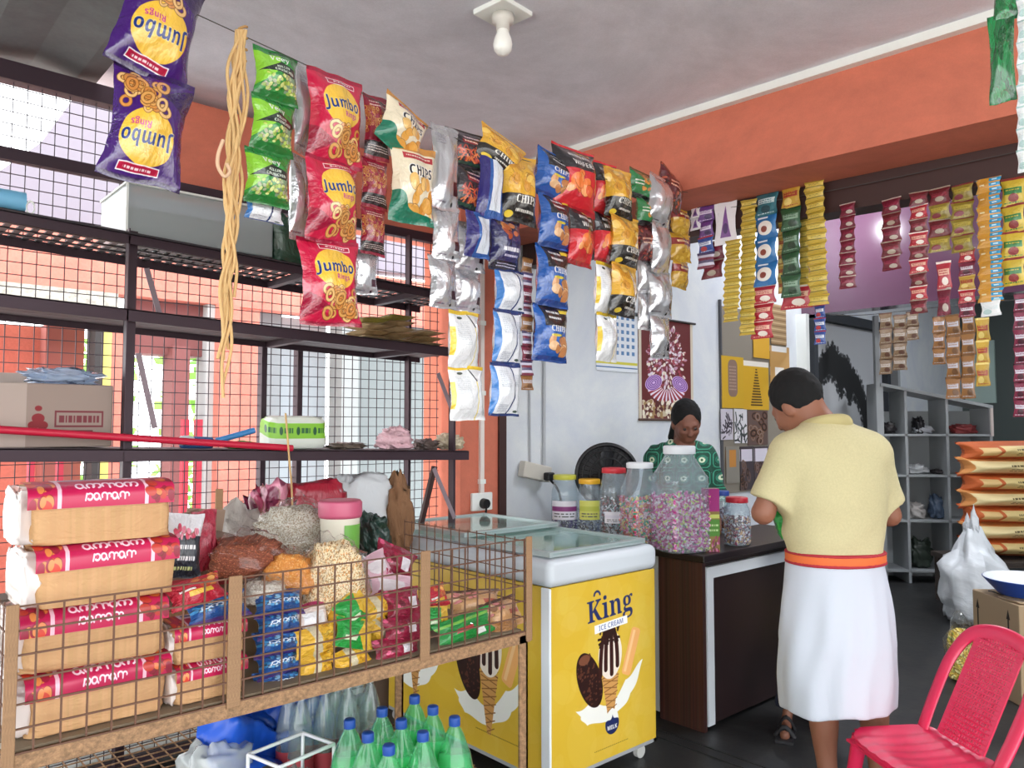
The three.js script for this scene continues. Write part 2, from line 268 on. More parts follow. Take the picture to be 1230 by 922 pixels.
{ // bulb hung close to the mauve lintel; its gleam shows on the paint
  const t = thing('hanging_bulb', 'lit white bulb hanging close to the mauve lintel', 'bulb', V3(6.35, 3.32, -3.02));
  mesh('globe', new THREE.SphereGeometry(0.045, 24, 16), std('#ffffff', 0.4, { emissive: '#f4f9ff', emissiveIntensity: 25 }), t);
  mesh('holder', new THREE.CylinderGeometry(0.018, 0.024, 0.06, 16).translate(0, 0.07, 0), M.offwhite, t); mesh('flex', rod(V3(0, 0.09, 0), V3(0, 0.38, 0), 0.004, 6), M.brown, t);
  const l = new THREE.PointLight('#f4f9ff', 2.4); l.shadow.radius = 2.2; l.castShadow = true; t.add(l);
}
{ // second tube inside, over the inner room
  const t = thing('tube_light', 'white tube light in the inner room behind the mauve lintel', 'tube light', V3(8.3, 3.4, -1.3));
  mesh('housing', rbox(0.07, 0.05, 1.3, 0.01).translate(0, 0.06, 0), M.offwhite, t); mesh('lamp_tube', new THREE.CylinderGeometry(0.016, 0.016, 1.2, 12).rotateX(Math.PI / 2), std('#ffffff', 0.4, { emissive: '#f2f8ff', emissiveIntensity: 30 }), t);
  mesh('bracket', merge([slab(-0.02, 0.02, 0.08, 0.3, -0.4, -0.36), slab(-0.02, 0.02, 0.08, 0.3, 0.36, 0.4)]), M.grey, t);
  const l = new THREE.RectAreaLight('#f2f8ff', 200, 1.2, 0.04); l.position.set(0, -0.03, 0); l.rotation.set(-Math.PI / 2, 0, Math.PI / 2); t.add(l);
}
{ // ceiling bulb, unlit
  const p = atY(604, 12, 2.923), t = thing('ceiling_bulb', 'frosted bulb in a white holder on the ceiling', 'bulb', V3(p.x, 2.923, p.z));
  mesh('base_plate', rbox(0.15, 0.02, 0.15, 0.004).rotateY(0.1).translate(0, -0.01, 0), M.offwhite, t);
  mesh('holder', lathe([[0.001, -0.02], [0.04, -0.02], [0.038, -0.045], [0.024, -0.05], [0.024, -0.075], [0.001, -0.076]]), std('#cfcac2', 0.45), t);
  mesh('globe', lathe([[0.018, -0.07], [0.022, -0.085], [0.03, -0.105], [0.034, -0.125], [0.031, -0.145], [0.02, -0.16], [0.001, -0.166]]), phys('#f0efe9', 0.3, {}), t);
}

// ---------- wire mesh and steel shelf rack along the open side ----------
const wireGrid = (x0, x1, y0, y1, z, step, r) => { // grid in an x-y plane
  const g = []; for (let x = x0; x <= x1 + 1e-6; x += step) g.push(slab(x - r, x + r, y0, y1, z - r, z + r)); for (let y = y0; y <= y1 + 1e-6; y += step) g.push(slab(x0, x1, y - r, y + r, z + r, z + 3 * r)); return g;
};
{
  const t = thing('wire_mesh_screen', 'dark welded wire mesh screen closing the side of the verandah', 'mesh screen', V3(0, 0, 0));
  mesh('wire_mesh', merge([...wireGrid(-1.45, 2.66, 0.05, 2.5, -3.58, 0.05, 0.0017), ...wireGrid(-1.45, 1.05, 2.55, 2.82, -3.58, 0.05, 0.0017)]), M.wire, t);
  mesh('rail', slab(-1.5, 2.68, 2.5, 2.55, -3.6, -3.56), M.steel, t);
  for (const u of [314, 357]) { const x = atZ(u, 480, -3.58).x; mesh('post', slab(x - 0.013, x + 0.013, 0, 1.84, -3.6, -3.55), M.steel, t); }
  mesh('post', slab(-1.5, -1.45, 0, 2.82, -3.6, -3.55), M.steel, t); mesh('rail', slab(-1.5, 2.68, 0.02, 0.06, -3.6, -3.56), M.steel, t);
}
const shelfY = { low: [1.376, 1.326], mid: [1.9, 1.845], top: [2.195, 2.125] };
const onShelf = (k, x) => { const [a, b] = shelfY[k]; return a + (b - a) * (x - 0.45) / 2.0; };
{
  const t = thing('steel_shelf_rack', 'dark brown steel angle shelf rack in front of the wire mesh', 'shelf rack', V3(0, 0, 0));
  const X0 = -0.9, X1 = 2.5, zf = -3.1, zb = -3.54;
  const tilt = (k, g) => { const p = g.attributes.position; for (let i = 0; i < p.count; i++) p.setY(i, p.getY(i) + onShelf(k, p.getX(i))); g.computeVertexNormals(); return g; };
  for (const k of ['low', 'mid', 'top']) {
    mesh('front_beam', tilt(k, merge([slab(X0, X1, -0.045, 0, zf - 0.004, zf), slab(X0, X1, -0.004, 0, zf - 0.04, zf)])), M.steel, t);
    mesh('back_beam', tilt(k, merge([slab(X0, X1, -0.04, 0, zb, zb + 0.004)])), M.steel, t);
    if (k === 'top') { // open steel grating
      const g = []; for (let x = X0; x < X1; x += 0.045) g.push(slab(x, x + 0.022, -0.008, -0.002, zb, zf - 0.005)); for (let z = zb + 0.08; z < zf; z += 0.09) g.push(slab(X0, X1, -0.012, -0.006, z, z + 0.02));
      mesh('grating', tilt(k, merge(g)), std('#3a3438', 0.5, { metalness: 0.4 }), t);
    } else for (let i = 0; i < 3; i++) mesh('shelf_board', tilt(k, slab(X0, X1, -0.014, 0.002, zb + 0.147 * i, zb + 0.147 * i + 0.141)), std(['#43343a', '#392c32', '#4a3b3f'][i], 0.6, { bumpMap: grainMap, bumpScale: 0.001 }), t);
    for (const x of [0.35, 1.6, 2.2]) mesh('cross_bar', tilt(k, slab(x, x + 0.03, -0.04, -0.012, zb, zf - 0.005)), M.steel, t);
  }
  for (const x of [X0, 0.86, 2.4]) for (const z of x === 0.86 ? [zf - 0.042] : [zf - 0.042, zb]) mesh('post', merge([slab(x, x + 0.042, 0, z < -3.4 ? 2.5 : 2.22 - 0.03 * x, z, z + 0.005), slab(x, x + 0.005, 0, z < -3.4 ? 2.5 : 2.22 - 0.03 * x, z, z + 0.042)]), M.steel, t);
  const B = (u0, v0, u1, v1, z = zf + 0.004) => mesh('brace', bar(atZ(u0, v0, z), atZ(u1, v1, z), 0.022, 0.004), std('#8d7d84', 0.5, { metalness: 0.3 }), t);
  B(176, 322, 192, 378, -3.3); B(166, 424, 186, 514, -3.3); B(526, 448, 546, 500); B(521, 562, 546, 622); 
}
// ---------- low wire display rack in front ----------
{
  const t = thing('wire_display_rack', 'rusty steel display rack with a square wire front holding snack packs', 'display rack', V3(0, 0, 0));
  const x0 = 0.318, x1 = 1.782, z0 = -1.9, z1 = -2.62, y0 = 0.765, y1 = 1.078;
  mesh('front_wire_mesh', merge(wireGrid(x0, x1, y0 + 0.012, y1, z0, 0.05, 0.0019)), M.rustWire, t);
  const sideMesh = (x) => { const g = []; for (let z = z1; z <= z0; z += 0.0505) g.push(slab(x - 0.0015, x + 0.0015, y0, y1, z, z + 0.003)); for (let y = y0; y <= y1; y += 0.0505) g.push(slab(x - 0.0015, x + 0.0015, y, y + 0.003, z1, z0)); return merge(g); };
  mesh('side_wire_mesh', sideMesh(x0), M.rustWire, t); mesh('side_wire_mesh', sideMesh(x1), M.rustWire, t);
  const post = (x, w, a, b, z = z0 + 0.008) => mesh('post', rbox(w, b - a, 0.006, 0.002).translate(x, (a + b) / 2, z), M.rust, t);
  post(0.322, 0.024, 0, y1 + 0.005); post(0.79, 0.034, y0, y1 + 0.005); post(1.362, 0.034, y0, y1 + 0.005); post(1.782, 0.026, y0 - 0.02, y1 + 0.008); post(1.03, 0.026, y0, 1.24, z1 + 0.004);
  for (const [x, z] of [[1.762, z0], [1.762, z1], [x0, z1], [1.06, z1]]) mesh('leg', merge([slab(x - 0.018, x + 0.018, 0, y0, z - 0.004, z + 0.004), slab(x + 0.01, x + 0.018, 0, y0, z - 0.03, z + 0.004)]), M.rust, t);
  mesh('front_rail', merge([slab(x0 - 0.01, x1 + 0.01, y0 - 0.025, y0 + 0.012, z0 - 0.004, z0 + 0.004), slab(x0 - 0.01, x1 + 0.01, y0 - 0.002, y0 + 0.004, z0 - 0.035, z0)]), M.rust, t);
  mesh('back_rail', slab(x0, x1, y0 - 0.03, y0, z1, z1 + 0.006), M.rust, t);
  for (const x of [0.5, 0.9, 1.3]) mesh('cross_bar', slab(x, x + 0.03, y0 - 0.025, y0 - 0.003, z1, z0 - 0.01), M.rust, t);
  const dg = []; for (let x = x0; x < x1; x += 0.0505) dg.push(slab(x, x + 0.004, y0, y0 + 0.004, z1, z0)); for (let z = z1; z < z0; z += 0.0505) dg.push(slab(x0, x1, y0 + 0.004, y0 + 0.008, z, z + 0.004));
  mesh('deck_wire_mesh', merge(dg), M.rust, t);
  mesh('deck_board', slab(x0 + 0.01, x1 - 0.01, y0 + 0.008, y0 + 0.014, z1 + 0.01, z0 - 0.02), std('#8a7a64', 0.9), t);
  // lower deck of wire mesh
  const lg = []; for (let x = 0.1; x < 1.76; x += 0.05) lg.push(slab(x, x + 0.004, 0.266, 0.27, -3.3, -1.65)); for (let z = -3.3; z < -1.65; z += 0.05) lg.push(slab(0.1, 1.76, 0.27, 0.274, z, z + 0.004));
  mesh('lower_wire_deck', merge(lg), M.rust, t);
  for (const z of [-3.3, -2.5, -1.66]) mesh('lower_rail', slab(0.1, 1.76, 0.235, 0.266, z, z + 0.03), M.rust, t);
  for (const [x, z] of [[0.12, -1.65], [1.74, -1.65], [0.12, -3.28], [1.74, -3.28]]) mesh('lower_leg', slab(x - 0.015, x + 0.015, 0, 0.236, z - 0.015, z + 0.015), M.rust, t);
}
// ---------- ice cream freezer ----------
function drawIce(g, cx, cy, s) { // printed cone, chocolate bar, wafer and milk splash
  g.save(); g.translate(cx, cy); g.scale(s, s);
  g.fillStyle = '#f3f3ea'; g.beginPath(); g.moveTo(-95, 60); g.bezierCurveTo(-60, 70, -60, 40, -30, 60); g.bezierCurveTo(10, 85, 30, 60, 55, 30); g.bezierCurveTo(80, 30, 90, 0, 112, -2); g.bezierCurveTo(95, 25, 100, 45, 70, 62); g.bezierCurveTo(60, 90, 30, 84, 10, 100); g.bezierCurveTo(-20, 108, -40, 92, -62, 96); g.bezierCurveTo(-70, 84, -84, 84, -80, 74); g.closePath(); g.fill();
  g.fillStyle = '#f0b06a'; g.save(); g.translate(72, -25); g.rotate(0.38); g.beginPath(); g.roundRect(-14, -52, 30, 100, 8); g.fill(); g.fillStyle = '#f7c88e'; g.fillRect(-8, -46, 8, 88); g.restore();
  g.fillStyle = '#2c1511'; g.save(); g.translate(-54, 8); g.rotate(-0.42); g.beginPath(); g.ellipse(0, 0, 32, 62, 0, 0, 7); g.fill(); const R = rng(5); g.fillStyle = '#5e3526'; for (let i = 0; i < 90; i++) { g.beginPath(); g.arc((R() - 0.5) * 50, (R() - 0.5) * 96, 1 + R() * 2.2, 0, 7); g.fill(); } g.fillStyle = '#7a4a34'; g.beginPath(); g.ellipse(4, -46, 16, 10, 0.3, 0, 7); g.fill(); g.restore();
  g.fillStyle = '#d09a58'; g.beginPath(); g.moveTo(-18, 10); g.lineTo(34, 10); g.lineTo(14, 116); g.lineTo(4, 116); g.closePath(); g.fill();
  g.strokeStyle = '#8f5f2c'; g.lineWidth = 2; for (let i = 0; i < 8; i++) { g.beginPath(); g.moveTo(-18 + i * 3, 14 + i * 14); g.lineTo(34 - i * 1.4, 4 + i * 14); g.moveTo(34 - i * 3, 14 + i * 13); g.lineTo(-18 + i * 3, 4 + i * 14); g.stroke(); }
  g.fillStyle = '#efe3d2'; g.beginPath(); g.ellipse(8, -32, 36, 50, 0, 0, 7); g.fill();
  g.strokeStyle = '#3a1a14'; g.lineWidth = 11; g.lineCap = 'round'; for (const [x, b, e] of [[-22, -30, 6], [-6, -44, -4], [12, -48, 8], [30, -34, -6]]) { g.beginPath(); g.moveTo(8 + (x - 8) * 0.5, -82); g.quadraticCurveTo(x, b - 26, x, e); g.stroke(); }
  g.fillStyle = '#2e1410'; for (let i = 0; i < 46; i++) { g.save(); g.translate(8 + (R() - 0.5) * 66, -78 + (R() - 0.3) * 34); g.rotate(R() * 3); g.fillRect(-6, -2, 12, 5); g.restore(); }
  g.restore();
}
function kingFace(g, w, h) {
  g.fillStyle = '#d9b334'; g.fillRect(0, 0, w, h); const R = rng(8);
  for (let i = 0; i < 60; i++) { g.fillStyle = `rgba(236,214,130,${0.05 + R() * 0.07})`; g.beginPath(); g.ellipse(R() * w, R() * h, 30 + R() * 70, 20 + R() * 50, R() * 3, 0, 7); g.fill(); }
}
{
  const W = 0.66, L = 1.18, t = thing('ice_cream_freezer', 'yellow chest freezer printed with an ice cream cone, sliding glass lids on top', 'freezer', V3(2.485, 0, -2.76));
  const x0 = -W / 2, x1 = W / 2, z0 = -L / 2, z1 = L / 2, y0 = 0.085, yl = 0.82;
  const front = tex(512, 600, (g, w, h) => {
    kingFace(g, w, h); drawIce(g, 262, 312, 1.62);
    g.save(); g.translate(278, 112); g.rotate(-0.06); g.scale(1.08, 1.08); g.fillStyle = '#1f2c63'; g.font = 'bold 92px serif'; g.textAlign = 'center'; g.fillText('King', 0, 20); g.beginPath(); g.arc(-58, -58, 13, 3.1, 6.4); g.lineWidth = 7; g.strokeStyle = '#1f2c63'; g.stroke(); g.fillStyle = '#f6f6f2'; g.fillRect(-76, 32, 152, 26); g.fillStyle = '#7b86b4'; g.font = 'bold 22px sans-serif'; g.fillText('ICE CREAM', 0, 53); g.restore();
    g.fillStyle = '#1d2a5c'; g.beginPath(); g.arc(282, 492, 34, 0, 7); g.fill(); g.fillStyle = '#f2f2ea'; g.beginPath(); g.moveTo(250, 480); g.bezierCurveTo(266, 470, 276, 490, 284, 462); g.bezierCurveTo(290, 486, 304, 470, 314, 482); g.bezierCurveTo(312, 452, 296, 446, 282, 440); g.bezierCurveTo(264, 446, 250, 456, 250, 480); g.fill(); g.font = 'bold 20px sans-serif'; g.textAlign = 'center'; g.fillText('MILK', 282, 510); g.fillStyle = '#7d6416'; for (let x = 196; x < 360; x += 7) g.fillRect(x, 562, 4, 3);
  });
  const side = tex(1024, 640, (g, w, h) => {
    kingFace(g, w, h); drawIce(g, 700, 330, 2.1); drawIce(g, 210, 330, 1.9);
    g.fillStyle = '#cfe6d8'; g.fillRect(918, 130, 40, 50); g.fillStyle = '#2f8f6f'; g.fillRect(926, 142, 22, 26); g.fillStyle = '#7d6416'; for (let x = 640; x < 900; x += 8) g.fillRect(x, 566, 5, 4);
  });
  const panel = (name, g, m) => mesh(name, g, m, t);
  panel('cabinet', rbox(W - 0.02, yl - y0, L - 0.02, 0.02).translate(0, (yl + y0) / 2, 0), std('#d9b83c', 0.45));
  panel('front_panel', new THREE.PlaneGeometry(W - 0.01, yl - y0), std('#ffffff', 0.38, { map: front })).position.set(0, (yl + y0) / 2, z1);
  { const m = panel('side_panel', new THREE.PlaneGeometry(L - 0.06, yl - y0), std('#ffffff', 0.38, { map: side })); m.rotation.y = -Math.PI / 2; m.position.set(x0, (yl + y0) / 2, 0); }
  const trimM = std('#e9eef2', 0.35);
  for (const z of [z1 - 0.02, z0 + 0.02]) panel('corner_trim', rbox(0.012, yl - y0, 0.05, 0.005).translate(x0 - 0.001, (yl + y0) / 2, z), trimM);
  panel('base_frame', merge([slab(x0, x1, 0.07, y0, z1 - 0.02, z1), slab(x0, x1, 0.07, y0, z0, z0 + 0.02), slab(x0, x0 + 0.02, 0.07, y0, z0, z1), slab(x1 - 0.02, x1, 0.07, y0, z0, z1)]), M.grey);
  panel('collar', rbox(W + 0.022, 0.108, L + 0.022, 0.034, 6).translate(0, yl + 0.052, 0), std('#cdd4da', 0.38));
  panel('tub_liner', rbox(W - 0.1, 0.006, L - 0.1, 0.003).translate(0, 0.9275, 0), std('#dce8e6', 0.4));
  const glass = phys('#dcf0ea', 0.06, { transmission: 0.8, thickness: 0, ior: 1.5 });
  const lid = (za, zb, y) => {
    const gl = panel('glass_lid', slab(x0 + 0.045, x1 - 0.045, y, y + 0.005, za, zb), glass), f = 0.024;
    mesh('lid_frame', merge([slab(x0 + 0.03, x1 - 0.03, y - 0.008, y + 0.012, za, za + f), slab(x0 + 0.03, x1 - 0.03, y - 0.008, y + 0.012, zb - f, zb), slab(x0 + 0.03, x0 + 0.03 + f, y - 0.008, y + 0.012, za + f, zb - f), slab(x1 - 0.03 - f, x1 - 0.03, y - 0.008, y + 0.012, za + f, zb - f)]), std('#b9c6c6', 0.35, { metalness: 0.4 }), gl);
  };
  lid(z0 + 0.03, 0.02, 0.962); lid(-0.05, z1 - 0.03, 0.94);
  for (const [x, z] of [[x1 - 0.06, z1 - 0.05], [x0 + 0.06, z1 - 0.05], [x1 - 0.06, z0 + 0.05], [x0 + 0.06, z0 + 0.05]]) { const c = panel('castor', merge([new THREE.CylinderGeometry(0.028, 0.028, 0.022, 16).rotateX(Math.PI / 2).translate(x, 0.028, z), slab(x - 0.012, x + 0.012, 0.03, 0.075, z - 0.018, z - 0.012)]), std('#c9c9c4', 0.5)); }
  panel('lock', new THREE.CylinderGeometry(0.014, 0.014, 0.01, 16).rotateZ(Math.PI / 2).translate(x0 - 0.012, 0.885, z0 + 0.1), std('#8b7a48', 0.35, { metalness: 0.7 }));
}
// ---------- shop counter ----------
{
  const t = thing('shop_counter', 'dark wooden shop counter with a white framed front panel', 'counter', V3(0, 0, 0)), wood = std('#ffffff', 0.45, { map: tex(128, 256, (g, w, h) => { g.fillStyle = '#4a2f27'; g.fillRect(0, 0, w, h); const R = rng(4); for (let i = 0; i < 160; i++) { g.strokeStyle = `rgba(${30 + R() * 50},${16 + R() * 26},${12 + R() * 18},.35)`; g.lineWidth = 0.6 + R() * 1.6; const x = R() * w; g.beginPath(); g.moveTo(x, 0); g.bezierCurveTo(x + 6 * (R() - .5), h * .3, x + 8 * (R() - .5), h * .6, x, h); g.stroke(); } }, [2, 1]) });
  const xa = 3.2, xb = 4.45, zf = -2.18, zb = -2.6, H = 0.8;
  mesh('body', slab(xa + 0.02, xb, 0.02, H, zb + 0.01, zf - 0.03), std('#2e2220', 0.6), t);
  mesh('end_panel', slab(xa - 0.005, xa + 0.02, 0, H, -2.44, zf - 0.002), wood, t);
  mesh('end_panel', slab(xa - 0.004, xa + 0.02, 0.03, H, zb, -2.445), std('#a7aaa8', 0.5), t);
  const fr = M.offwhite; mesh('front_frame', merge([slab(xa + 0.03, xa + 0.085, 0.02, H - 0.03, zf - 0.02, zf), slab(xb - 0.055, xb, 0.02, H - 0.03, zf - 0.02, zf), slab(xa + 0.085, xb - 0.055, H - 0.085, H - 0.03, zf - 0.02, zf)]), std('#d5dade', 0.45), t);
  mesh('front_panel', slab(xa + 0.085, xb - 0.055, 0.02, H - 0.085, zf - 0.022, zf - 0.012), std('#2b1e1f', 0.35), t);
  mesh('worktop', rbox(xb - xa + 0.06, 0.035, zf - zb + 0.05, 0.006).translate((xa + xb) / 2, H + 0.0175, (zf + zb) / 2), std('#241b1a', 0.3), t);
}

// ---------- printed wrappers ----------
const txt = (g, s, x, y, font, fill, o = {}) => { g.save(); g.translate(x, y); if (o.rot) g.rotate(o.rot); if (o.sx) g.scale(o.sx, 1); g.font = font; g.textAlign = o.align ?? 'center'; if (o.stroke) { g.strokeStyle = o.stroke; g.lineWidth = o.lw ?? 4; g.lineJoin = 'round'; g.strokeText(s, 0, 0); } g.fillStyle = fill; g.fillText(s, 0, 0); g.restore(); };
const fill = (g, c, x, y, w, h) => { g.fillStyle = c; g.fillRect(x, y, w, h); };
function bits(g, n, seed, x, y, w, h, cols, r0, r1, shape = 'chip') {
  const R = rng(seed); for (let i = 0; i < n; i++) {
    const px = x + R() * w, py = y + R() * h, r = r0 + R() * (r1 - r0), c = cols[Math.floor(R() * cols.length)]; g.save(); g.translate(px, py); g.rotate(R() * 6.3);
    if (shape === 'ring') { g.strokeStyle = '#7c4a20'; g.lineWidth = r * 0.72; g.beginPath(); g.ellipse(0, 0, r, r * 0.8, 0, 0, 7); g.stroke(); g.strokeStyle = c; g.lineWidth = r * 0.5; g.stroke(); }
    else if (shape === 'stick') { g.fillStyle = c; g.beginPath(); g.roundRect(-r * 1.6, -r * 0.35, r * 3.2, r * 0.7, r * 0.3); g.fill(); }
    else { g.fillStyle = 'rgba(90,50,10,.55)'; g.beginPath(); g.ellipse(1.5, 2, r, r * 0.72, 0, 0, 7); g.fill(); g.fillStyle = c; g.beginPath(); g.ellipse(0, 0, r, r * 0.7, 0, 0, 7); g.fill(); } g.restore();
  }
}
const lines = (g, seed, x, y, w, n, dy, c) => { const R = rng(seed); g.fillStyle = c; for (let i = 0; i < n; i++) { let q = x; while (q < x + w) { const l = 3 + R() * 12; g.fillRect(q, y + i * dy, Math.min(l, x + w - q), dy * 0.4); q += l + 3; } } };
function jumbo(bg, dark) {
  return (g, w, h) => {
    fill(g, bg, 0, 0, w, h); fill(g, dark, 0, 0, w, 16); fill(g, dark, 0, h - 16, w, 16);
    g.fillStyle = dark; g.beginPath(); g.moveTo(0, h * 0.62); g.lineTo(w * 0.4, h * 0.78); g.lineTo(0, h * 0.95); g.fill();
    g.fillStyle = '#f6c445'; g.beginPath(); g.ellipse(w * 0.52, h * 0.37, w * 0.37, h * 0.24, 0, 0, 7); g.fill();
    g.strokeStyle = '#fff'; g.lineWidth = 3; g.fillStyle = '#b3173d'; g.beginPath(); g.rect(w * 0.3, h * 0.075, w * 0.5, h * 0.06); g.fill(); g.stroke(); txt(g, 'Jumbo', w * 0.53, h * 0.41, 'bold 62px sans-serif', '#16307e', { rot: -0.05, sx: 0.92, stroke: '#f9dc8a', lw: 3 });
    txt(g, 'Rings', w * 0.64, h * 0.49, 'bold 28px sans-serif', '#c8458c', { rot: -0.04 }); lines(g, 3, w * 0.4, h * 0.092, w * 0.34, 1, 16, '#f6dfe4');
    bits(g, 34, 7, w * 0.34, h * 0.6, w * 0.56, h * 0.3, ['#e2a65a', '#d98f45', '#eec07c'], 13, 20, 'ring');
  };
}
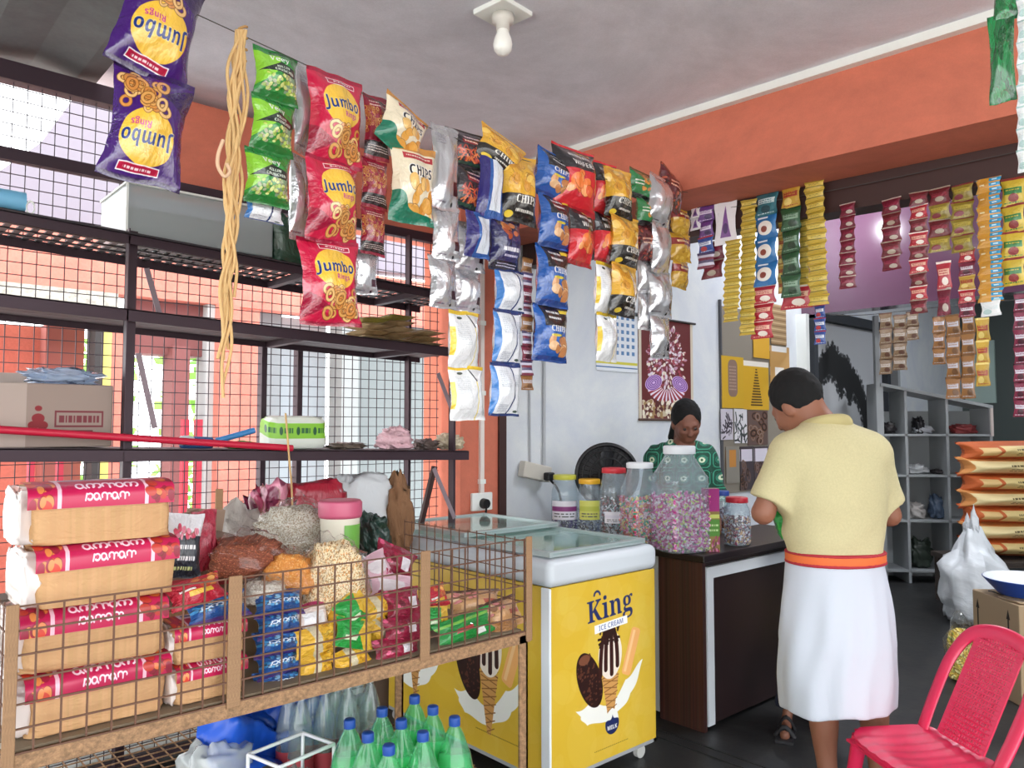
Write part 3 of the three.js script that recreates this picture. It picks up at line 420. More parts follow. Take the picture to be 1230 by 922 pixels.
const T = {
  jumboRed: jumbo('#c81a43', '#9d1036'), jumboPurple: jumbo('#431a6e', '#321452'),
  peas: (g, w, h) => { fill(g, '#2f8f3a', 0, 0, w, h); g.fillStyle = '#8fd03a'; g.beginPath(); g.moveTo(0, h * 0.12); g.lineTo(w * 0.55, h * 0.16); g.lineTo(w * 0.4, h * 0.5); g.lineTo(0, h * 0.8); g.fill(); fill(g, '#7a9a78', w * 0.6, h * 0.5, w * 0.4, h * 0.34); bits(g, 60, 4, w * 0.12, h * 0.54, w * 0.85, h * 0.3, ['#b8cf5c', '#93b548', '#d6e08a', '#a9b58f'], 9, 15); fill(g, '#237a34', 0, h * 0.86, w, h * 0.14); fill(g, '#237a34', 0, 0, w, h * 0.09); txt(g, 'Veey', w * 0.5, h * 0.26, 'bold 44px serif', '#f4eef2', { rot: 0.08 }); g.fillStyle = '#15281a'; g.beginPath(); g.moveTo(w * 0.02, h * 0.52); g.lineTo(w * 0.5, h * 0.28); g.lineTo(w * 0.96, h * 0.42); g.lineTo(w * 0.84, h * 0.54); g.lineTo(w * 0.3, h * 0.5); g.closePath(); g.fill(); txt(g, 'KILLIN', w * 0.55, h * 0.41, 'bold 24px sans-serif', '#e8f0e2', { rot: 0.06 }); txt(g, 'CRUNCHIN', w * 0.58, h * 0.49, 'bold 24px sans-serif', '#e8f0e2', { rot: 0.06 }); },
  noodle: (g, w, h) => { fill(g, '#8e1730', 0, 0, w, h); bits(g, 90, 12, 0, h * 0.2, w, h * 0.42, ['#c98346', '#b4632f', '#e0aa68'], 6, 12, 'ring'); fill(g, '#241417', 0, h * 0.74, w, h * 0.2); lines(g, 6, 40, h * 0.1, w - 80, 2, 20, '#f0d3c8'); lines(g, 2, 20, h * 0.8, w - 40, 3, 12, '#d9c8c0'); },
  chips: (g, w, h) => { fill(g, '#efe2c6', 0, 0, w, h); fill(g, '#c98a3e', 0, 0, w, h * 0.1); fill(g, '#b5313a', w * 0.2, h * 0.13, w * 0.7, h * 0.08); lines(g, 8, w * 0.26, h * 0.155, w * 0.56, 1, 16, '#f3dfd0'); txt(g, 'CHIPS', w * 0.56, h * 0.42, 'bold 62px sans-serif', '#1d1c1c', { sx: 0.9, stroke: '#fff', lw: 5 }); bits(g, 16, 6, w * 0.32, h * 0.5, w * 0.62, h * 0.36, ['#e8a94e', '#d9923a', '#f2c474'], 26, 38); g.fillStyle = '#15785c'; g.beginPath(); g.moveTo(0, h * 0.62); g.bezierCurveTo(w * 0.3, h * 0.58, w * 0.2, h * 0.86, w * 0.55, h * 0.86); g.lineTo(w, h * 0.9); g.lineTo(w, h); g.lineTo(0, h); g.fill(); },
  silver: (g, w, h) => { fill(g, '#d3d3d6', 0, 0, w, h); fill(g, '#dfe0e3', w * 0.3, 0, w * 0.25, h); lines(g, 5, 20, h * 0.12, w * 0.3, 5, 9, '#9b9aa4'); fill(g, '#54303c', w * 0.72, h * 0.66, w * 0.2, h * 0.16); fill(g, '#a39aa6', w * 0.05, h * 0.9, w * 0.4, 6); g.fillStyle = '#2e2730'; g.beginPath(); g.arc(w * 0.7, h * 0.93, 9, 0, 7); g.fill(); },
  whiteBlue: (g, w, h) => { fill(g, '#e6e9ee', 0, 0, w, h); fill(g, '#22386e', 0, 0, w, h * 0.06); fill(g, '#22386e', 0, h * 0.95, w, h * 0.05); fill(g, '#3a7cc4', 0, h * 0.06, w * 0.12, h * 0.9); g.strokeStyle = '#24366b'; g.lineWidth = 12; g.beginPath(); g.moveTo(w * 0.62, h * 0.05); g.quadraticCurveTo(w * 0.78, h * 0.4, w * 0.55, h); g.stroke(); lines(g, 9, w * 0.2, h * 0.14, w * 0.3, 12, 9, '#b4bac6'); lines(g, 10, w * 0.2, h * 0.78, w * 0.32, 6, 8, '#8f97a8'); lines(g, 11, w * 0.74, h * 0.2, w * 0.2, 8, 10, '#b9bfca'); g.fillStyle = '#4a5a50'; g.beginPath(); g.ellipse(w * 0.83, h * 0.91, 20, 8, 0, 0, 7); g.fill(); },
  whiteYellow: (g, w, h) => { fill(g, '#e8e9ea', 0, 0, w, h); fill(g, '#e8c432', 0, 0, w, h * 0.07); fill(g, '#f0cc3c', 0, h * 0.3, w * 0.07, h * 0.5); g.strokeStyle = '#2a2c36'; g.lineWidth = 9; g.beginPath(); g.moveTo(w * 0.55, h * 0.07); g.quadraticCurveTo(w * 0.6, h * 0.2, w * 0.7, h * 0.3); g.stroke(); g.strokeStyle = '#e6d27a'; g.beginPath(); g.moveTo(w * 0.68, h * 0.3); g.quadraticCurveTo(w * 0.78, h * 0.6, w * 0.7, h); g.stroke(); lines(g, 13, w * 0.12, h * 0.2, w * 0.38, 16, 9, '#c1c6cc'); g.fillStyle = '#465248'; g.beginPath(); g.ellipse(w * 0.28, h * 0.13, 20, 9, 0, 0, 7); g.fill(); },
  sticks: (g, w, h) => { fill(g, '#241a22', 0, 0, w, h); bits(g, 46, 3, w * 0.2, h * 0.5, w * 0.72, h * 0.34, ['#c9502e', '#a83322', '#e07a44'], 12, 17, 'stick'); fill(g, '#8c1f2a', w * 0.3, h * 0.3, w * 0.6, h * 0.12); lines(g, 6, w * 0.36, h * 0.33, w * 0.5, 1, 34, '#f3dcc8'); lines(g, 7, w * 0.34, h * 0.2, w * 0.5, 1, 40, '#e9c6cf'); fill(g, '#2d4a3a', w * 0.1, h * 0.88, w * 0.8, h * 0.06); },
  yellowBlack: (g, w, h) => { fill(g, '#e3ad36', 0, 0, w, h); bits(g, 26, 15, w * 0.05, h * 0.08, w * 0.9, h * 0.46, ['#f0c65e', '#e2a83a', '#d2922c'], 22, 34); fill(g, '#221c18', 0, h * 0.62, w, h * 0.38); txt(g, 'CHIPS', w * 0.6, h * 0.74, 'bold 50px serif', '#e8e4da'); lines(g, 8, w * 0.36, h * 0.82, w * 0.5, 1, 32, '#d9d5cc'); g.fillStyle = '#e8c93a'; g.beginPath(); g.ellipse(w * 0.22, h * 0.9, 28, 16, 0, 0, 7); g.fill(); fill(g, '#e3ad36', 0, 0, w, 14); },
  navy: (g, w, h) => { fill(g, '#2a2758', 0, 0, w, h); bits(g, 8, 19, w * 0.3, h * 0.12, w * 0.4, h * 0.34, ['#c76a3a', '#b14f2c', '#dc8a52'], 24, 36); lines(g, 9, w * 0.24, h * 0.56, w * 0.52, 1, 66, '#efeaf0'); lines(g, 2, w * 0.3, h * 0.7, w * 0.42, 1, 34, '#c9c3da'); fill(g, '#1d1a30', 0, h * 0.82, w, h * 0.18); lines(g, 4, w * 0.2, h * 0.86, w * 0.6, 2, 14, '#cfc9dc'); },
  blueChips: (g, w, h) => { fill(g, '#1f57a8', 0, 0, w, h); fill(g, '#1b1b22', w * 0.16, h * 0.03, w * 0.84, h * 0.36); lines(g, 4, w * 0.28, h * 0.12, w * 0.4, 2, 34, '#eef0f2'); txt(g, 'CHIPS', w * 0.58, h * 0.47, 'bold 46px serif', '#f2f2ee'); fill(g, '#e9cf3c', w * 0.7, h * 0.07, w * 0.3, h * 0.07); bits(g, 9, 23, w * 0.34, h * 0.6, w * 0.5, h * 0.24, ['#d9a06c', '#c5824e', '#e8bb8c'], 26, 40); fill(g, '#173f86', 0, h * 0.9, w, h * 0.1); g.fillStyle = '#d8c43c'; g.beginPath(); g.ellipse(w * 0.5, h * 0.54, 46, 8, 0, 0, 7); g.fill(); },
  tomato: (g, w, h) => { fill(g, '#cf2430', 0, 0, w, h); fill(g, '#262428', 0, h * 0.04, w, h * 0.36); lines(g, 4, w * 0.25, h * 0.14, w * 0.55, 1, 44, '#eceae6'); txt(g, 'WAFERS', w * 0.55, h * 0.34, 'bold 38px sans-serif', '#e6e4e0'); fill(g, '#dfb65a', w * 0.45, h * 0.06, w * 0.4, h * 0.04); bits(g, 12, 27, w * 0.25, h * 0.46, w * 0.5, h * 0.36, ['#ef7f3c', '#e4602c', '#f4a05c'], 26, 38); fill(g, '#a81a28', 0, h * 0.92, w, h * 0.08); },
  greenOrange: (g, w, h) => { fill(g, '#1f7a3e', 0, 0, w, h); bits(g, 12, 29, w * 0.4, h * 0.2, w * 0.55, h * 0.6, ['#d99a44', '#c77e30'], 22, 34); fill(g, '#1a1a1c', 0, h * 0.84, w, h * 0.16); fill(g, '#12562c', 0, 0, w, h * 0.1); lines(g, 4, w * 0.08, h * 0.4, w * 0.34, 2, 36, '#f0f0e6'); },
  maroon: (g, w, h) => { fill(g, '#5a1c22', 0, 0, w, h); bits(g, 60, 33, 0, 0, w, h, ['#8a3430', '#3a1416', '#a8503a'], 10, 20); lines(g, 4, w * 0.2, h * 0.4, w * 0.6, 2, 40, '#e2b8a0'); },
  goldPack: (g, w, h) => { fill(g, '#c69a2e', 0, 0, w, h); fill(g, '#8c2a26', 0, h * 0.2, w, h * 0.25); lines(g, 4, w * 0.2, h * 0.27, w * 0.6, 1, 70, '#f0dca0'); bits(g, 20, 34, 0, h * 0.5, w, h * 0.5, ['#d9b246', '#b4882a'], 14, 24); },
  blueSide: (g, w, h) => { fill(g, '#2456a0', 0, 0, w, h); fill(g, '#dfe6f0', w * 0.4, h * 0.1, w * 0.45, h * 0.8); fill(g, '#2a2470', 0, 0, w * 0.3, h); },
};
T.darkGreen = (g, w, h) => { fill(g, '#0d6a34', 0, 0, w, h); bits(g, 30, 3, 0, 0, w, h, ['#0a5428', '#138a46', '#0f7a3c'], 20, 50); };
const texCache = {}, flip = {};
// foil wrapper of a printed design
function wrapMat(k, o = {}) {
  if (!texCache[k]) texCache[k] = phys('#ffffff', o.rough ?? 0.2, { map: tex(192, 256, (g, w, h) => { g.scale(192 / 256, 256 / 340); T[k](g, 256, 340); }), clearcoat: 1, clearcoatRoughness: 0.12, bumpMap: crinkleMap, bumpScale: k === 'silver' ? 0.002 : 0.006, metalness: k === 'silver' ? 0.7 : 0.0 });
  return texCache[k];
}
// small sachets: colour band designs
const sachet = {};
function sachetMat(k) {
  if (sachet[k]) return sachet[k];
  const D = {
    gold: ['#c9a93a', '#e0c964', '#6b6a2a'], goldRed: ['#c9a03a', '#a83a2a', '#ecd27a'], blueTin: ['#1f6fae', '#f3eee6', '#8a3a2a'], teal: ['#2f6f7c', '#cfe3e6', '#1d4a54'], red: ['#b01a2e', '#e9b8a0', '#f1e6dc'], redBrown: ['#64141f', '#8a2236', '#a89c8a'], crimson: ['#6c1029', '#8e1d40', '#c2b6aa'], darkGreen: ['#2c5a38', '#8aa892', '#1c3a24'], purple: ['#6a3a86', '#d9cfe2', '#3f2358'], whitePurple: ['#e9e6ea', '#7b4a90', '#4a2a66'], olive: ['#8c7a2a', '#b8a43e', '#7d2230'], blueGold: ['#c98f2c', '#1f8fc0', '#e8d9b0'], greenYellow: ['#cdb23a', '#2f7a3c', '#8a2a2a'], beige: ['#7d654c', '#b0a498', '#5a3828'], brownNut: ['#8f6030', '#c0b9c0', '#6e4722'], maroonWhite: ['#7d1f3a', '#d9d4dc', '#4a1426'], blueRed: ['#2a4a94', '#dfe3ee', '#b02a30'], stripe: ['#54486a', '#d3cfe0', '#7a2a40'], whiteBead: ['#eceff0', '#dfe8ea', '#b8d4d2'], yellowCard: ['#d8a92c', '#e6c14a', '#c4942a'],
  }[k] ?? ['#999', '#ccc', '#666'];
  return sachet[k] = phys('#ffffff', 0.3, { clearcoat: 0.5, clearcoatRoughness: 0.2, bumpMap: crinkleMap, bumpScale: 0.003, map: tex(96, 96, (g, w, h) => {
    fill(g, D[0], 0, 0, w, h); const R = rng(k.length * 7 + k.charCodeAt(0));
    if (k === 'blueTin') { g.fillStyle = D[1]; g.beginPath(); g.ellipse(46, 50, 36, 28, 0, 0, 7); g.fill(); g.fillStyle = D[2]; g.beginPath(); g.ellipse(42, 54, 15, 12, 0, 0, 7); g.fill(); fill(g, '#e9eef4', 14, 6, 44, 7); }
    else if (k === 'gold') { fill(g, D[1], 0, 30, 96, 26); fill(g, D[2], 0, 62, 96, 7); fill(g, D[2], 0, 14, 96, 4); lines(g, 3, 20, 36, 56, 2, 10, '#8f7a22'); }
    else if (k === 'whitePurple') { g.fillStyle = D[1]; g.beginPath(); g.moveTo(48, 8); g.lineTo(72, 80); g.lineTo(24, 80); g.fill(); g.fillStyle = D[2]; g.beginPath(); g.arc(48, 60, 12, 0, 7); g.fill(); }
    else if (k === 'stripe') { for (let i = 0; i < 6; i++) fill(g, D[i % 3], 0, i * 16, 96, 16); }
    else if (k === 'blueGold') { for (let i = 0; i < 3; i++) { fill(g, D[1], 50, 4 + i * 32, 46, 22); fill(g, '#bfe3ee', 60, 10 + i * 32, 20, 8); } fill(g, D[2], 8, 40, 22, 10); }
    else if (k === 'yellowCard') lines(g, 3, 16, 60, 60, 2, 10, '#a87a1c');
    else { fill(g, D[1], 8, 26 + R() * 10, 80, 22); g.fillStyle = D[2]; g.beginPath(); g.ellipse(30 + R() * 36, 70, 22, 14, 0, 0, 7); g.fill(); lines(g, 5, 16, 32, 60, 2, 9, D[0]); lines(g, 6, 12, 84, 70, 1, 9, D[1]); fill(g, D[2], 0, 0, 96, 8); }
  }) });
}

// ---------- snack packs and sachets hanging in strips ----------
const pouches = [1, 2, 3, 4, 5, 6].map((s) => pouch(s * 17)), smallPouches = [1, 2, 3].map((s) => pouch(s * 29, 8, 8, { seal: 0.1, wrinkle: 0.6 }));
// plane: ['z', value] or ['x', value]; packs: [u0, u1, v0, v1, design, options] in photo pixels on that plane
function packStrip(name, label, plane, packs, o = {}) {
  const at = (u, v) => plane[0] === 'z' ? atZ(u, v, plane[1]) : atX(u, v, plane[1]), face = plane[0] === 'z' ? 0 : -Math.PI / 2;
  const p0 = packs[0], top = at((p0[0] + p0[1]) / 2, p0[2]), t = thing(name, label, o.cat ?? 'snack packs', top, o.group), R = rng(label.length * 131 + Math.round(p0[0]));
  packs.forEach(([u0, u1, v0, v1, k, q = {}], i) => {
    const uc = (u0 + u1) / 2, vc = (v0 + v1) / 2, c = at(uc, vc), a = at(u0, vc), b = at(u1, vc), W = Math.hypot(b.x - a.x, b.z - a.z), H = at(uc, v0).y - at(uc, v1).y;
    const yaw = q.yaw ?? (R() - 0.5) * 0.3, small = o.sachet, m = mesh(o.part ?? (small ? 'sachet' : 'packet'), (small ? smallPouches : pouches)[Math.floor(R() * (small ? 3 : 6))], small ? sachetMat(k) : wrapMat(k), t);
    m.scale.set(W / Math.max(0.5, Math.cos(yaw)), H * (small ? 1.04 : 1.02), (q.puff ?? (small ? 0.24 : 0.5)) * Math.min(W, H));
    m.position.set(c.x - top.x, c.y - top.y, c.z - top.z + (q.dz ?? 0)); m.rotation.set((R() - 0.5) * (small ? 0.3 : 0.12), face + yaw, (q.tilt ?? (R() - 0.5) * 0.05) + (q.flip ? Math.PI : 0), 'YXZ');
  });
  return t;
}
// n sachets in one straight strip between two pixel heights
function sachetStrip(label, plane, u0, u1, v0, v1, n, kinds, o = {}) {
  const packs = []; for (let i = 0; i < n; i++) { const a = v0 + (v1 - v0) * i / n, b = v0 + (v1 - v0) * (i + 1) / n, s = (o.lean ?? 0) * i / n; packs.push([u0 + s, u1 + s, a, b, kinds[i % kinds.length], { puff: o.puff }]); }
  return packStrip(o.name ?? 'sachet_strip', label, plane, packs, { sachet: true, cat: 'sachets', group: o.group, part: o.part });
}
const cordM = std('#4a4644', 0.8);
{ const a = V3(-0.3, 2.68, -2.1), b = V3(2.998, 2.56, -2.1); solo('twine_line', tube([a, V3(0.3, 2.635, -2.1), V3(0.75, 2.588, -2.1), V3(1.15, 2.54, -2.1), V3(1.53, 2.478, -2.1), V3(2.02, 2.472, -2.1), V3(2.5, 2.505, -2.1), b].map((p) => p.setY(p.y - 0.02)), 0.0016, 60, 5), cordM, 'thin cord stretched under the ceiling carrying the snack strips', 'cord'); }
const G1 = 'snack strips on the ceiling cord', Zs = ['z', -2.1];
packStrip('snack_packet_strip', 'purple ring snack packs hung upside down beside the tan cord bundle', Zs, [[138, 242, -42, 96, 'jumboPurple', { flip: true, tilt: -0.16, yaw: 0.1, puff: 0.5 }], [128, 226, 86, 222, 'jumboPurple', { flip: true, tilt: -0.12, yaw: -0.1, puff: 0.52 }]], { group: G1 });
packStrip('snack_packet_strip', 'green pea snack packs with black diamond logo in a strip of three', Zs, [[303, 360, 62, 122, 'peas', {}], [299, 356, 120, 184, 'peas', {}], [293, 350, 182, 246, 'peas', {}]], { group: G1 });
packStrip('snack_packet_strip', 'white backed packs at the foot of the green pea strip', ['z', -2.14], [[294, 342, 240, 266, 'whiteBlue', { puff: 0.4 }]], { group: G1 });
packStrip('snack_packet_strip', 'three large red ring snack packs with yellow discs', Zs, [[367, 438, 92, 198, 'jumboRed', { puff: 0.5, yaw: 0.06 }], [364, 434, 192, 292, 'jumboRed', { puff: 0.52 }], [360, 432, 288, 391, 'jumboRed', { puff: 0.52, yaw: -0.08 }]], { group: G1 });
packStrip('snack_packet_strip', 'silver backed red packs turned away beside the green pea strip', ['z', -2.16], [[350, 384, 84, 186, 'silver', { puff: 0.5, yaw: 0.5 }], [344, 378, 188, 290, 'silver', { puff: 0.5, yaw: 0.45 }]], { group: G1 });
packStrip('snack_packet_strip', 'dark crimson noodle snack packs beside the red ring packs', ['z', -2.13], [[436, 468, 116, 192, 'noodle', {}], [433, 467, 192, 250, 'noodle', {}], [432, 464, 250, 306, 'noodle', {}]], { group: G1 });
packStrip('snack_packet_strip', 'single white backed packet under the crimson noodle packs', ['z', -2.16], [[423, 454, 300, 353, 'silver', { puff: 0.45 }]], { group: G1 });
packStrip('snack_packet_strip', 'cream and teal chips packs reading CHIPS', Zs, [[452, 514, 126, 186, 'chips', { tilt: -0.3, yaw: 0.2 }], [468, 522, 176, 268, 'chips', { puff: 0.52 }]], { group: G1 });
packStrip('snack_packet_strip', 'long silver backed strip beside the CHIPS packs', Zs, [[517, 552, 152, 252, 'silver', { puff: 0.5 }], [519, 552, 248, 312, 'silver', { puff: 0.45 }], [514, 550, 308, 370, 'silver', { puff: 0.45 }]], { group: G1 });
packStrip('snack_packet_strip', 'black stick snack packs with orange sticks', ['z', -2.13], [[536, 580, 158, 200, 'sticks', {}], [537, 581, 198, 252, 'sticks', {}]], { group: G1 });
packStrip('snack_packet_strip', 'grey backed packs hanging behind the long silver strip', ['z', -2.18], [[548, 582, 268, 326, 'silver', {}], [546, 578, 324, 374, 'silver', {}]], { group: G1 });
packStrip('snack_packet_strip', 'white backed packs with yellow edges in front of the orange pillar', ['z', -2.18], [[537, 577, 374, 441, 'whiteYellow', {}], [541, 580, 440, 504, 'whiteYellow', {}]], { group: G1 });
packStrip('snack_packet_strip', 'blue and silver pack turned sideways under the stick packs', Zs, [[558, 590, 256, 309, 'blueSide', { puff: 0.5 }]], { group: G1 });
packStrip('snack_packet_strip', 'navy pack turned sideways beside the black stick packs', ['z', -2.1], [[574, 606, 176, 262, 'blueSide', { puff: 0.4, tilt: -0.1 }]], { group: G1 });
packStrip('snack_packet_strip', 'yellow and black chips packs beside the navy pack', Zs, [[574, 628, 162, 204, 'yellowBlack', { tilt: -0.35 }], [601, 643, 186, 268, 'yellowBlack', { puff: 0.5 }]], { group: G1 });
packStrip('snack_packet_strip', 'navy pack over white backed packs with a dark blue seam', ['z', -2.12], [[586, 626, 263, 326, 'navy', {}], [594, 630, 324, 374, 'whiteBlue', {}], [591, 626, 373, 437, 'whiteBlue', { puff: 0.52 }], [588, 624, 437, 499, 'whiteBlue', { puff: 0.52 }]], { group: G1 });
sachetStrip('thin strip of striped sachets behind the white backed packs', ['z', -2.14], 626, 640, 310, 468, 9, ['brownNut', 'stripe', 'maroonWhite', 'stripe'], { group: G1 });
packStrip('snack_packet_strip', 'blue chips packs reading CHIPS in a strip of four', Zs, [[642, 684, 184, 240, 'blueChips', { tilt: -0.15 }], [646, 684, 236, 298, 'blueChips', {}], [644, 682, 296, 368, 'blueChips', {}], [641, 680, 367, 434, 'blueChips', {}]], { group: G1 });
packStrip('snack_packet_strip', 'red wafer packs reading WAFERS beside the blue chips strip', Zs, [[664, 714, 178, 256, 'tomato', { puff: 0.5 }], [680, 714, 252, 319, 'tomato', { puff: 0.5 }]], { group: G1 });
packStrip('snack_packet_strip', 'narrow red wafer packs overlapped by the yellow chips strip', ['z', -2.15], [[710, 738, 196, 258, 'tomato', {}], [712, 738, 256, 316, 'tomato', {}]], { group: G1 });
packStrip('snack_packet_strip', 'yellow and black chips strip hanging in front of the calendar', Zs, [[727, 758, 204, 262, 'yellowBlack', {}], [733, 767, 260, 320, 'yellowBlack', {}], [731, 766, 319, 380, 'yellowBlack', {}]], { group: G1 });
packStrip('snack_packet_strip', 'grey backed packs with yellow edges overlapping the calendar', ['z', -2.13], [[713, 738, 316, 378, 'whiteYellow', { puff: 0.5 }], [715, 742, 377, 434, 'whiteYellow', { puff: 0.5 }]], { group: G1 });
packStrip('snack_packet_strip', 'green and orange packs beside the yellow chips strip', ['z', -2.12], [[754, 784, 206, 240, 'greenOrange', {}], [764, 786, 238, 272, 'greenOrange', {}], [764, 784, 270, 312, 'maroon', {}]], { group: G1 });
packStrip('snack_packet_strip', 'short silver backed packs beside the long silver strip at the beam', ['z', -2.14], [[767, 783, 308, 352, 'silver', {}], [767, 783, 350, 396, 'silver', {}]], { group: G1 });
packStrip('snack_packet_strip', 'long silver backed strip hanging in front of the poster', Zs, [[778, 806, 212, 272, 'silver', { tilt: -0.12 }], [781, 806, 268, 328, 'silver', {}], [780, 805, 326, 380, 'silver', {}], [782, 803, 378, 430, 'silver', {}]], { group: G1 });
packStrip('snack_packet_strip', 'dark maroon pack tied at the end of the cord', ['z', -2.13], [[788, 822, 206, 250, 'maroon', { tilt: -0.3 }]], { group: G1 });
packStrip('snack_packet_strip', 'gold tea packs hanging below the dark maroon pack', ['z', -2.16], [[805, 829, 250, 282, 'goldPack', {}], [805, 828, 281, 314, 'goldPack', {}], [806, 827, 313, 346, 'goldPack', {}]], { group: G1 });
// strips under the shutter box (plane x = 3.38) 
const Xs = ['x', 3.3], G2 = 'sachet strips under the shutter box';
{ const y = 2.505, z0 = -2.5; solo('twine_line', tube([V3(3.3, 2.54, -2.36), V3(3.3, 2.49, -1.6), V3(3.3, 2.47, -0.75)], 0.002, 24, 5), cordM, 'cord under the shutter box carrying the sachet strips', 'cord'); }
sachetStrip('white and purple sachets beside the gold tea packs', Xs, 829, 843, 248, 276, 2, ['whitePurple'], { group: G2 });
sachetStrip('purple sachets over grey photo sachets under the shutter box', Xs, 838, 858, 247, 322, 4, ['purple', 'purple', 'blueRed', 'stripe'], { group: G2 });
sachetStrip('maroon sachets behind the purple printed card', ['x', 3.33], 842, 870, 290, 334, 2, ['crimson', 'redBrown'], { group: G2 });
sachetStrip('white bordered purple card hung beside the gold sachets', Xs, 858, 885, 244, 292, 1, ['whitePurple'], { group: G2, part: 'printed_card', name: 'hanging_card', puff: 0.04 });
sachetStrip('gold sachet strip beside the purple card', ['x', 3.28], 871, 890, 288, 386, 12, ['gold'], { group: G2, lean: -3 });
sachetStrip('gold sachet strip beside the blue tin sachets', Xs, 890, 909, 240, 402, 17, ['gold'], { group: G2, lean: -2 });
sachetStrip('blue sachets with round white pictures', Xs, 907, 935, 231, 343, 4, ['teal', 'blueTin', 'blueTin', 'blueTin'], { group: G2, lean: -2 });
sachetStrip('red sachets hanging below the blue tin sachets', ['x', 3.32], 903, 931, 343, 406, 3, ['red'], { group: G2, lean: -3 });
sachetStrip('yellow topped dark green sachet strip', Xs, 938, 962, 222, 356, 5, ['goldRed', 'darkGreen', 'darkGreen', 'darkGreen', 'darkGreen'], { group: G2 });
sachetStrip('orange edged thin strip beside the dark green sachets', ['x', 3.34], 934, 943, 250, 352, 6, ['goldRed'], { group: G2 });
sachetStrip('red sachets below the dark green strip', ['x', 3.35], 938, 976, 343, 370, 1, ['red'], { group: G2 });
sachetStrip('broad gold sachet strip folded double', ['x', 3.27], 966, 990, 216, 366, 12, ['gold'], { group: G2, lean: 6 });
sachetStrip('narrow gold sachet strip behind the broad gold strip', ['x', 3.36], 960, 972, 226, 350, 10, ['gold'], { group: G2 });
sachetStrip('small blue and red sachets below the broad gold strip', ['x', 3.4], 978, 992, 366, 413, 3, ['blueRed'], { group: G2 });
sachetStrip('crimson and white sachet strip beside the gleaming lintel', Xs, 1008, 1028, 244, 346, 7, ['crimson'], { group: G2 });
sachetStrip('crimson sachets with a white price label', Xs, 1058, 1083, 238, 324, 5, ['crimson', 'redBrown'], { group: G2 });
sachetStrip('long dark red sachet strip reaching below the lintel', Xs, 1092, 1115, 230, 376, 9, ['redBrown', 'red'], { group: G2 });
sachetStrip('dark red and olive sachets under the shutter box', Xs, 1115, 1142, 225, 302, 4, ['redBrown', 'olive'], { group: G2 });
sachetStrip('olive sachets beside the gold and blue strip', Xs, 1142, 1170, 221, 302, 4, ['olive'], { group: G2 });
sachetStrip('narrow red twin sachets below the olive sachets', ['x', 3.33], 1125, 1143, 314, 378, 2, ['red', 'crimson'], { group: G2 });
sachetStrip('red and yellow sachets beside the narrow red twins', ['x', 3.33], 1151, 1172, 298, 380, 5, ['red', 'maroonWhite', 'goldRed'], { group: G2 });
sachetStrip('long gold and blue sachet strip with a white tag', ['x', 3.27], 1172, 1203, 214, 362, 9, ['blueGold'], { group: G2, lean: 3 });
sachetStrip('white tag at the foot of the gold and blue strip', ['x', 3.27], 1177, 1203, 360, 379, 1, ['whiteBead'], { group: G2, part: 'tag', puff: 0.1, name: 'hanging_tag' });
sachetStrip('green and yellow sachets beside the gold and blue strip', Xs, 1202, 1232, 214, 342, 4, ['greenYellow'], { group: G2 });
// strips under the mauve lintel, deeper in
const Xd = ['x', 6.85], G3 = 'sachet strips under the mauve lintel';
for (const [u0, u1, v0, v1, n, k, l] of [[1056, 1072, 376, 449, 4, 'beige', 'beige nut sachets nearest the stained door'], [1072, 1090, 378, 444, 4, 'beige', 'beige sachets beside the nut sachets'], [1088, 1104, 374, 408, 2, 'beige', 'short beige sachet strip under the mauve lintel'], [1120, 1136, 380, 437, 3, 'brownNut', 'short brown and white sachet strip'], [1136, 1154, 378, 478, 4, 'brownNut', 'long brown and white sachet strip'], [1154, 1172, 373, 478, 4, 'brownNut', 'long brown and white sachets, second of the pair'], [1172, 1189, 382, 463, 3, 'goldRed', 'golden snack sachets beside the long brown pair']]) sachetStrip(l, Xd, u0, u1, v0, v1, n, [k], { group: G3, puff: 0.2 });
sachetStrip('maroon and white sachet strip close to the green packs', Xd, 1217, 1236, 352, 500, 7, ['maroonWhite'], { group: G3, puff: 0.2 });
solo('twine_line', tube([V3(6.9, 2.52, -3.45), V3(6.85, 2.44, -3.1), V3(6.85, 2.43, -2.4), V3(6.85, 2.44, -1.5), V3(6.9, 2.52, -1.2)], 0.003, 24, 5), cordM, 'cord under the mauve lintel carrying sachets', 'cord');
{ // near strips at the street edge
  packStrip('snack_packet_strip', 'shiny dark green packs hanging at the street edge of the ceiling', ['x', 1.75], [[1192, 1226, -46, 26, 'darkGreen', { puff: 0.4 }], [1187, 1220, 18, 122, 'darkGreen', { puff: 0.4 }]], { group: 'packs at the street edge' });
}
sachetStrip('white sachet strip at the street edge beside the dark green packs', ['x', 1.6], 1221, 1244, -30, 205, 9, ['whiteBead'], { group: 'packs at the street edge', puff: 0.5 });
{ const a = atX(1206, -46, 1.75), b = atX(1232, -30, 1.6); const top = (p) => V3(p.x, 2.95 - 0.033 * (p.z + 2.9), p.z); solo('twine_line', rod(a, top(a), 0.002, 5), cordM, 'thread holding the dark green packs to the ceiling', 'cord'); solo('twine_line', rod(b, top(b), 0.002, 5), cordM, 'thread holding the white street-edge strip to the ceiling', 'cord'); }
